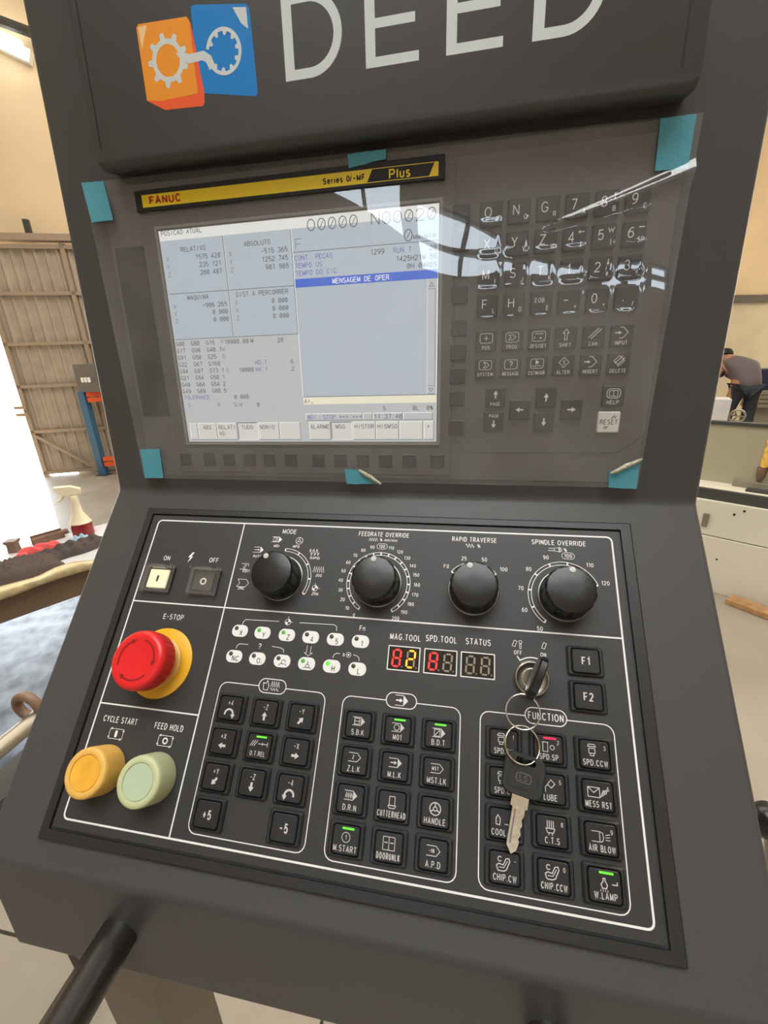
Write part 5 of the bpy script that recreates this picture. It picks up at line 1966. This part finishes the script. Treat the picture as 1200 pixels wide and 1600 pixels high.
# scroll bar
rect('scr_bg', 204.9, 79.6, 210.4, 156.8, z2_)
rect('scr_mid', 210.2, 85.6, 210.6, 150.5, z3_)
rect('scr_mid', 204.9, 85.2, 210.6, 85.6, z3_)
rect('scr_mid', 204.9, 150.5, 210.6, 150.9, z3_)
rect('scr_mid', 204.9, 79.6, 210.6, 80.0, z3_)
sg.m('scr_dark').line([(206.2, 152.3), (209.2, 152.3), (207.7, 154.9)], 0.35, z3_, True)
sg.m('scr_dark').line([(206.2, 83.6), (209.2, 83.6), (207.7, 81.2)], 0.35, z3_, True)


def relief(x0, y0, x1, y1, mt, down=False):
    rect(mt, x0, y0, x1, y1, z1_)
    a, b = ('scr_dark', 'scr_light') if down else ('scr_light', 'scr_mid')
    w = 0.55
    rect(a, x0, y1 - w, x1, y1, z2_)
    rect(a, x0, y0, x0 + w, y1, z2_)
    rect(b, x0, y0, x1, y0 + w, z3_)
    rect(b, x1 - w, y0, x1, y1, z3_)


for x0, x1 in ((108.0, 154.6), (154.9, 162.6), (162.9, 186.4), (186.7, 209.4)):
    relief(x0, 60.7, x1, 66.4, 'scr_bg')
for x0, x1, dn in ((3.6, 10.9, 0), (11.2, 28.8, 0), (29.1, 47.3, 0), (47.8, 66.2, 1), (66.8, 84.6, 0), (85.0, 102.9, 0), (110.4, 128.2, 0), (128.7, 146.2, 1), (146.8, 164.9, 0), (165.2, 183.3, 0), (183.8, 201.9, 0), (202.4, 210.4, 0)):
    relief(x0, 45.6, x1, 59.8, 'scr_key', dn)

CWD = 2.64


def ST(t, x, y, h=3.4, mt='scr_dark', al='L', pitch=CWD, sx=0.74, wt=0.13):
    sg.m(mt).text(t, x, y, h, z3_ + 0.02, al=al, mono=pitch, sx=sx, slash=True, wt=wt)


ST('POSICAO ATUAL', 3.0, 200.3, 3.4)
ST('O0000 N00020', 118.2, 196.6, 7.6, pitch=7.75, wt=0.08)
ST('0', 187.6, 184.9, 7.6, pitch=7.6, wt=0.08)
ST('MM/MIN', 194.6, 183.4, 2.9)
ST('F', 108.6, 185.4, 7.0, pitch=6.6, mt='scr_mid', wt=0.08)
ST('RELATIVO', 28.0, 188.6, al='C')
ST('ABSOLUTO', 80.0, 188.6, al='C')
for k, (a, b) in enumerate((('1575.420', '-515.365'), ('235.121', '1252.745'), ('260.487', '981.985'))):
    y = 183.0 - k * 5.35
    ST('XYZ'[k], 4.2, y, mt='scr_mid')
    ST(a, 52.0 - 2, y, al='R')
    ST('XYZ'[k], 56.6, y, mt='scr_mid')
    ST(b, 103.4, y, al='R')
ST('MAQUINA', 27.0, 155.4, al='C')
ST('DIST.A PERCORRER', 80.2, 155.4, al='C')
for k, (a, b) in enumerate((('-906.265', '0.000'), ('0.000', '0.000'), ('0.000', '0.000'))):
    y = 149.6 - k * 5.3
    ST('XYZ'[k], 4.6, y, mt='scr_mid')
    ST(a, 51.0, y, al='R')
    ST('XYZ'[k], 57.4, y, mt='scr_mid')
    ST(b, 100.6, y, al='R')
ST('CONT. PECAS', 107.9, 176.6, mt='scr_purple')
ST('1299', 169.4, 176.5, al='C')
ST('RUN T', 180.6, 176.3, mt='scr_purple')
ST('20', 211.0, 176.2, al='R')
ST('TEMPO US', 107.9, 171.6, mt='scr_purple')
ST('1425H21M 5S', 211.4, 171.0, al='R')
ST('TEMPO DO CIC', 107.9, 166.6, mt='scr_purple')
ST('0H 0M46S', 211.4, 166.0, al='R')
ST('MENSAGEM DE OPER.', 158.0, 160.0, 3.5, mt='scr_light', al='C')
gl_ = (('G00', 'G80', 'G15'), ('G17', 'G98', 'G40.1'), ('G91', 'G50', 'G25'), ('G22', 'G67', 'G160'), ('G94', 'G97', 'G13.1'), ('G21', 'G54', 'G50.1'), ('G40', 'G64', 'G54.2'), ('G49', 'G69', 'G80.5'))
for k, r3 in enumerate(gl_):
    y = 122.3 - k * 5.25
    for c, t in enumerate(r3):
        ST(t, 1.9 + c * 13.4, y)
ST('F', 41.9, 122.3, mt='scr_mid')
ST('10000.00', 44.6, 122.3)
ST('M', 67.0, 122.3)
ST('20', 94.6, 121.9, al='R')
ST('H', 41.9, 117.0, mt='scr_purple')
ST('D', 41.9, 111.7, mt='scr_purple')
ST('HD.T', 69.0, 106.1, mt='scr_purple')
ST('6', 101.4, 106.0, al='R')
ST('S', 43.4, 101.0, mt='scr_mid')
ST('10000', 67.6, 101.0, al='R')
ST('NX.T', 69.0, 100.8, mt='scr_purple')
ST('2', 101.6, 100.7, al='R')
ST('TOLERANCE', 2.4, 80.6, mt='scr_purple')
ST('0.000', 61.0, 80.4, al='R')
ST('S', 5.0, 74.4, mt='scr_mid')
ST('0', 32.0, 74.4, mt='scr_mid')
ST('SLM', 46.4, 74.2, mt='scr_mid')
ST('0', 67.0, 74.0)
ST('A>_', 107.6, 76.0)
ST('S', 170.8, 69.6)
ST('0L', 193.8, 69.6)
ST('0%', 204.4, 69.6)
ST('MDI  STOP *** ***', 109.3, 63.5, mt='scr_purple')
ST('11:37:46', 174.8, 63.5, al='C', pitch=2.85, sx=0.8)
for t, x in (('ABS', 20.0), ('RELATI', 38.2), ('TUDO', 56.4), ('NONIO', 74.0), ('ALARME', 119.4), ('MSG', 136.4), ('HISTOR', 155.8), ('HISMSG', 174.2), ('+', 206.0)):
    ST(t, x, 56.0, al='C', pitch=2.7)
ST('VO', 30.4, 50.9, pitch=2.7)
tag(sg.build('screen_content', scn), 'machine status page with coordinates and a blue message bar')

# maker's strip above the screen
q = MB().m('black')
q.slab(102.5, 220.6, 226.5, 13.6, 0.3, 2.1, 6.2, 0.2, 1)
ns = q.build('maker_strip', du)
tag(ns, 'yellow and black strip lettered FANUC Series 0i-MF Plus')
q = MB().m('yellow')
q.poly([(-5.0, 216.3), (164.4, 215.9), (168.4, 223.8), (-5.0, 224.2)], 6.24)
q.poly([(205.6, 215.7), (211.6, 215.7), (211.6, 223.4), (209.4, 223.4)], 6.24)
q.line([(164.4, 216.1), (211.6, 215.9), (211.6, 223.4), (168.4, 223.6)], 0.4, 6.26)
q.m('redprint').text('FANUC', 13.8, 220.3, 5.4, 6.28, sx=0.95, wt=0.24)
q.m('black').text('Series 0', 133.6, 219.7, 3.7, 6.28, sx=0.82, wt=0.2, al='L')
q.m('black').text('i', 152.2, 219.9, 4.4, 6.28, sx=0.8, wt=0.16, al='L', shear=0.25)
q.m('black').text('-MF', 154.6, 219.6, 3.7, 6.28, sx=0.8, wt=0.2, al='L')
q.m('yellow').text('Plus', 186.5, 219.6, 5.6, 6.28, sx=0.95, wt=0.17)
q.build('strip_print', ns)


# keyboard keys
def mdi_mesh(w=14.2, h=14.2, mt='mdikey'):
    q = MB().m(mt)
    a = rrect(0, 0, w, h, 0.9, 3)
    b = rrect(0, 0, w - 0.3, h - 0.3, 0.9, 3)
    c = rrect(0, 0, w - 1.4, h - 1.4, 0.9, 3)
    q.loops([[(x, y, 0) for x, y in a], [(x, y, 1.3) for x, y in b], [(x, y, 1.9) for x, y in c]], cap0=False)
    return q


mk0 = mdi_mesh().build('keyboard_key', du, smooth=30)
mk_first = [mk0]


def mkey(x, y, fn, name, white=False, z=1.7, cp=None):
    # slight shift towards the eye for the raised key tops
    k = 2.0 / 333.0
    x += (234.0 - x) * k
    y += (84.0 - y) * k
    if white:
        o = mdi_mesh(14.6, 14.6, 'white').build('keyboard_key', du, smooth=30)
    elif mk_first:
        o = mk_first.pop()
    else:
        o = mk0.copy()
        COL.objects.link(o)
        o.parent = du
    o.location = (x * .001, y * .001, z * .001)
    tag(o, ('white' if white else 'dark grey') + ' keyboard key ' + name)
    g = MB().m('black' if white else 'white')
    fn(g)
    if g.v:
        g.build('legend', o)
    return o


ZM = 1.95


def two(a, b, ex=None):
    def f(g):
        if len(a) > 1:
            g.text(a, -1.0, 1.6, 3.0, ZM, sx=0.72)
        else:
            g.text(a, -1.9, 0.9, 6.0, ZM, sx=0.9, wt=0.1)
        g.text(b, 4.2, -3.3, 3.0, ZM, sx=0.75)
        if ex == 'w':
            g.line([(2.2, 4.6), (3.2, 2.2), (4.0, 4.0), (4.8, 2.2), (5.8, 4.6)], 0.4, ZM)
        elif ex == 'u':
            g.line([(4.2, 1.8), (4.2, 5.0)], 0.5, ZM)
            g.poly([(3.2, 3.8), (4.2, 5.6), (5.2, 3.8)], ZM)
        elif ex == 'd':
            g.line([(4.2, 2.4), (4.2, 5.2)], 0.5, ZM)
            g.poly([(3.2, 3.2), (5.2, 3.2), (4.2, 1.6)], ZM)
        elif ex == 'l':
            g.line([(2.8, 3.6), (5.8, 3.6)], 0.5, ZM)
            g.poly([(3.4, 4.6), (1.8, 3.6), (3.4, 2.6)], ZM)
        elif ex == 'r':
            g.line([(2.4, 3.6), (5.4, 3.6)], 0.5, ZM)
            g.poly([(4.6, 4.6), (6.2, 3.6), (4.6, 2.6)], ZM)
        elif ex == 'm':
            g.line([(2.4, 3.6), (5.6, 3.6)], 0.6, ZM)
    return f


rows = [[('O', 'P'), ('N', 'Q'), ('G', 'R'), ('7', 'A'), ('8', 'B', 'u'), ('9', 'C')],
        [('X', 'U'), ('Y', 'V'), ('Z', 'W'), ('4', '[', 'l'), ('5', ']', 'w'), ('6', 'SP', 'm')],
        [('M', 'I'), ('S', 'J'), ('T', 'K'), ('1', ','), ('2', '#', 'd'), ('3', '=')],
        [('F', 'L'), ('H', 'D'), ('EOB', 'E'), ('-', '+'), ('0', '*'), ('.', '/')]]
KX0, KPX = 246.3, 17.72
for j, rw in enumerate(rows):
    for i, t in enumerate(rw):
        mkey(KX0 + i * KPX, 193.0 - j * 18.42, two(*t), 'lettered ' + t[0] + ' ' + t[1])


def scrico(fn):
    def f(g):
        g.line(rrect(0, 1.8, 8.6, 6.2, 1.4, 3), 0.35, ZM, True)
        fn(g)
    return f


def withlab(ico, t, sx=0.75, h=2.5):
    def f(g):
        ico(g)
        g.text(t, 0, -4.4, h, ZM, sx=sx)
    return f


def diamond(g, inner=True):
    g.line([(-1.6, 5.2), (0.6, 5.2), (3.6, 1.9), (0.6, -1.4), (-1.6, -1.4)], 0.4, ZM)
    g.line([(-4.6, 1.9), (-1.4, 1.9)], 0.7, ZM)
    g.poly([(-2.2, 3.0), (-0.2, 1.9), (-2.2, 0.8)], ZM)


def d3(g):
    g.line([(0, 5.4), (3.4, 2.0), (0, -1.4), (-1.2, -0.2)], 0.4, ZM)
    g.line([(0, 5.4), (-3.2, 2.0), (-1.2, 0.2)], 0.4, ZM)


icons = [[('POS', scrico(lambda g: (g.line([(-1.6, 1.8), (1.6, 1.8)], 0.4, ZM), g.line([(0, 0.2), (0, 3.4)], 0.4, ZM)))),
          ('PROG', scrico(lambda g: g.line([(-2.4, 3.4), (0.6, 3.4), (2.2, 1.8), (0.6, 0.2), (-2.4, 0.2), (-0.8, 1.8)], 0.35, ZM, True))),
          ('OFS/SET', scrico(lambda g: (g.line([(-2.8, 3.4), (2.8, 3.4)], 0.4, ZM), g.line([(-2.8, 0.2), (-2.8, 1.6)], 0.4, ZM), g.poly(rrect(1.2, 0.6, 1.2, 1.2, 0.5, 2), ZM)))),
          ('SHIFT', lambda g: (g.line([(-0.8, -1.2), (0.8, -1.2), (0.8, 3.0), (2.0, 3.0), (0, 5.6), (-2.0, 3.0), (-0.8, 3.0)], 0.4, ZM, True))),
          ('CAN', lambda g: (g.line([(-3.2, -0.6), (3.0, 5.4)], 0.5, ZM), g.line([(-1.6, -1.2), (4.6, 4.8)], 0.5, ZM))),
          ('INPUT', diamond)],
         [('SYSTEM', scrico(lambda g: g.line([(-1.2, 3.6), (0.8, 3.6), (2.4, 1.8), (0.8, 0.0), (-1.2, 0.0), (0.2, 1.8)], 0.4, ZM, True))),
          ('MESSAGE', scrico(lambda g: g.text('?', 0, 1.9, 4.2, ZM, sx=0.8))),
          ('CSTM/GR', scrico(lambda g: (g.poly([(-1.0, 4.4), (1.4, 2.6), (-1.0, 1.0)], ZM), g.line([(-3.4, 0.4), (-1.4, 0.0), (0.6, 0.6), (3.2, 0.0)], 0.35, ZM)))),
          ('ALTER', lambda g: (d3(g), g.text('S', 0.2, 2.0, 3.0, ZM, sx=0.8))),
          ('INSERT', diamond),
          ('DELETE', lambda g: (d3(g), g.line([(-2.6, 0.4), (2.2, 5.2)], 0.5, ZM), g.line([(-0.8, -0.6), (3.6, 4.0)], 0.5, ZM)))]]
for j, rw in enumerate(icons):
    for i, (t, ic) in enumerate(rw):
        mkey(KX0 + i * KPX + (0.3 if j else 0.2), (114.8, 96.9)[j], withlab(ic, t, 0.6 if len(t) > 6 else 0.75), 'lettered ' + t)


def bigarrow(ang, y0=0, L_=5.6):
    def f(g):
        a = math.radians(ang)
        ux, uy = math.cos(a), math.sin(a)
        g.line([(-ux * L_ / 2, y0 - uy * L_ / 2), (ux * 0.6, y0 + uy * 0.6)], 1.0, ZM)
        g.poly([(ux * L_ / 2, y0 + uy * L_ / 2), (-uy * 1.7, y0 + ux * 1.7), (uy * 1.7, y0 - ux * 1.7)], ZM + 0.01)
    return f


mkey(254.8, 76.0, withlab(bigarrow(90, 2.2), 'PAGE', 0.75, 2.4), 'PAGE with up arrow')
mkey(254.3, 58.8, lambda g: (bigarrow(270, -1.8)(g), g.text('PAGE', 0, 4.2, 2.4, ZM, sx=0.75)), 'PAGE with down arrow')
mkey(272.2, 67.2, bigarrow(180), 'with left arrow')
mkey(290.0, 75.6, bigarrow(90), 'with up arrow')
mkey(289.6, 58.3, bigarrow(270), 'with down arrow')
mkey(307.8, 66.9, bigarrow(0), 'with right arrow')


def helpk(g):
    g.line(rrect(0, 1.8, 8.6, 6.2, 2.2, 3), 0.45, ZM, True)
    g.line(rrect(0, 1.8, 5.4, 3.8, 0.3, 1), 0.4, ZM, True)
    g.line([(0, 0.2), (0, 3.6)], 0.4, ZM)
    g.text('HELP', 0, -4.2, 2.8, ZM, sx=0.78)


def resetk(g):
    g.text('RESET', 0, 0.2, 3.4, ZM, sx=0.72)
    for a, b in (((1.4, 2.4), (3.4, 4.8)), ((3.2, 2.6), (4.6, 4.2)), ((-3.2, -4.2), (-1.6, -2.4)), ((-2.2, -4.8), (-0.2, -2.6))):
        g.line([a, b], 0.55, ZM)


mkey(334.4, 75.7, helpk, 'lettered HELP')
mkey(333.4, 57.8, resetk, 'lettered RESET', white=True)

# soft keys: one row under the screen, one column beside it
sk0 = None
for k, y in enumerate((194.0, 177.8, 161.9, 145.5, 124.3, 108.0, 91.7, 75.8, 54.6)):
    if sk0 is None:
        sk0 = mdi_mesh(11.4, 11.4).build('soft_key', du, smooth=30)
        o = sk0
    else:
        o = sk0.copy()
        COL.objects.link(o)
        o.parent = du
    o.location = (0.2270, y * .001, 0.0010)
for k, x in enumerate((-3.9, 18.6, 37.0, 55.7, 73.9, 92.7, 116.7, 135.2, 153.8, 172.3, 191.2, 213.1)):
    o = sk0.copy()
    COL.objects.link(o)
    o.parent = du
    o.location = (x * .001, 0.0291, 0.0010)
    o.scale = (0.96, 0.96, 1)

# ---- protective film over the unit, blue tape pieces
FZ = 4.9
key_xy = [(KX0 + i * KPX, 193.0 - j * 18.42) for j in range(4) for i in range(6)]


def film_z(x, y):
    z = FZ + 0.10 * math.sin(x * 0.031 + 0.6) * math.sin(y * 0.043 + x * 0.012) + 0.05 * math.sin(x * 0.083 + y * 0.061)
    if x > 225 and y > 120:
        # film drawn over the key tops: a small pocket over each key
        for kx_, ky_ in key_xy:
            dx, dy = (x - kx_) / 7.6, (y - ky_) / 7.6
            if abs(dx) < 1.15 and abs(dy) < 1.15:
                r_ = max(abs(dx), abs(dy))
                z += -0.16 * math.exp(-((dy + 0.78 - 0.12 * dx * dx) / 0.14) ** 2) * max(0, 1 - dx * dx) + 0.11 * math.exp(-((dx - 0.88) / 0.12) ** 2) * max(0, 1 - dy * dy)
    # fold running in from the right edge
    t = max(0.0, min(1.0, (x - 280) / 82.0))
    if t > 0:
        yc = 182 + 22 * t ** 1.15
        w_ = 1.6 + 3.2 * t
        z += 3.6 * t ** 0.5 * math.exp(-((y - yc) / w_) ** 2)
    return z


fx0, fx1, fy0, fy1 = -53.5, 360.0, 11.6, 236.0
NX, NY = 300, 170
q = MB().m('film')
vs = []
for j in range(NY + 1):
    for i in range(NX + 1):
        u, v = i / NX, j / NY
        xl = fx0 + 7.5 * (1 - v)
        xr = fx1 - 3.0 * (1 - v) + 3.0 * v
        x = xl + (xr - xl) * u
        y0_ = fy0 + 0.8 * (1 - u)
        y1_ = fy1 + 1.0 - 4.6 * u
        y = y0_ + (y1_ - y0_) * v
        vs.append((x, y, film_z(x, y)))
q.add(vs, [(j * (NX + 1) + i, j * (NX + 1) + i + 1, (j + 1) * (NX + 1) + i + 1, (j + 1) * (NX + 1) + i) for j in range(NY) for i in range(NX)])
fo = q.build('protective_film', smooth=80)
fo.matrix_world = FU
tag(fo, 'clear wrinkled plastic film taped over the screen and keyboard', 'film')


def tape(label, pts, z=5.6, curl=None):
    r_ = root('tape_strip', label, 'tape', mtx=FU, group='blue tape pieces holding the film')
    cx = sum(p[0] for p in pts) / len(pts)
    cy = sum(p[1] for p in pts) / len(pts)
    r_.matrix_world = FU @ Matrix.Translation((cx * .001, cy * .001, z * .001))
    q = MB().m('tape')
    n = len(pts)
    # ragged short ends
    P = []
    rnd = random.Random(len(label))
    for i in range(n):
        a, b = pts[i], pts[(i + 1) % n]
        P.append((a[0] - cx, a[1] - cy))
        if i % 2 == 0:
            for k in range(1, 8):
                t = k / 8
                P.append((a[0] + (b[0] - a[0]) * t - cx + rnd.uniform(-.25, .25), a[1] + (b[1] - a[1]) * t - cy + rnd.uniform(-.25, .25)))
    q.prism(P, 0, 0.14)
    q.build('tape_piece', r_)
    if curl:
        q = MB().m('tapeback')
        c = [(x - cx, y - cy) for x, y in curl]
        a, b = Vector((*c[0], 0.15)), Vector((*c[1], 0.15))
        L_ = []
        for k in range(13):
            t = k / 12
            p = a.lerp(b, t)
            L_.append((p.x, p.y, 1.0 + 0.5 * math.sin(t * 9)))
        q.tube(L_, [0.6 + 1.2 * math.sin(PI * min(1, max(0.03, k / 12))) * 0.8 + 0.25 * math.sin(k * 2.4) ** 2 for k in range(13)], 8)
        tag(q.build('curled_edge', r_, smooth=50), 'curled glue side of the tape')
    return r_


tape('pale blue tape at the upper left corner of the film', [(-53.9, 236.8), (-34.9, 236.3), (-32.2, 210.9), (-51.1, 210.7)])
tape('teal tape at the middle of the upper film edge', [(152.0, 233.2), (177.9, 233.5), (177.7, 228.1), (152.5, 225.5)], 6.6)
tape('teal tape at the upper right corner of the film', [(340.3, 231.8), (359.1, 231.9), (358.8, 205.5), (340.8, 205.9)])
tape('pale blue tape at the lower left corner of the film', [(-44.6, 37.8), (-25.4, 38.4), (-26.3, 12.7), (-44.5, 12.4)])
tape('teal tape with a curled corner at the middle of the lower film edge', [(139.2, 22.7), (150.5, 22.3), (168.8, 11.0), (140.8, 10.5)], curl=[(151.6, 22.3), (169.3, 11.0)])
tape('teal tape with a curled upper edge at the lower right corner of the film', [(336.5, 23.1), (355.9, 32.2), (356.1, 11.0), (337.4, 11.6)], curl=[(337.5, 22.2), (356.7, 32.7)])

bpy.context.view_layer.update()
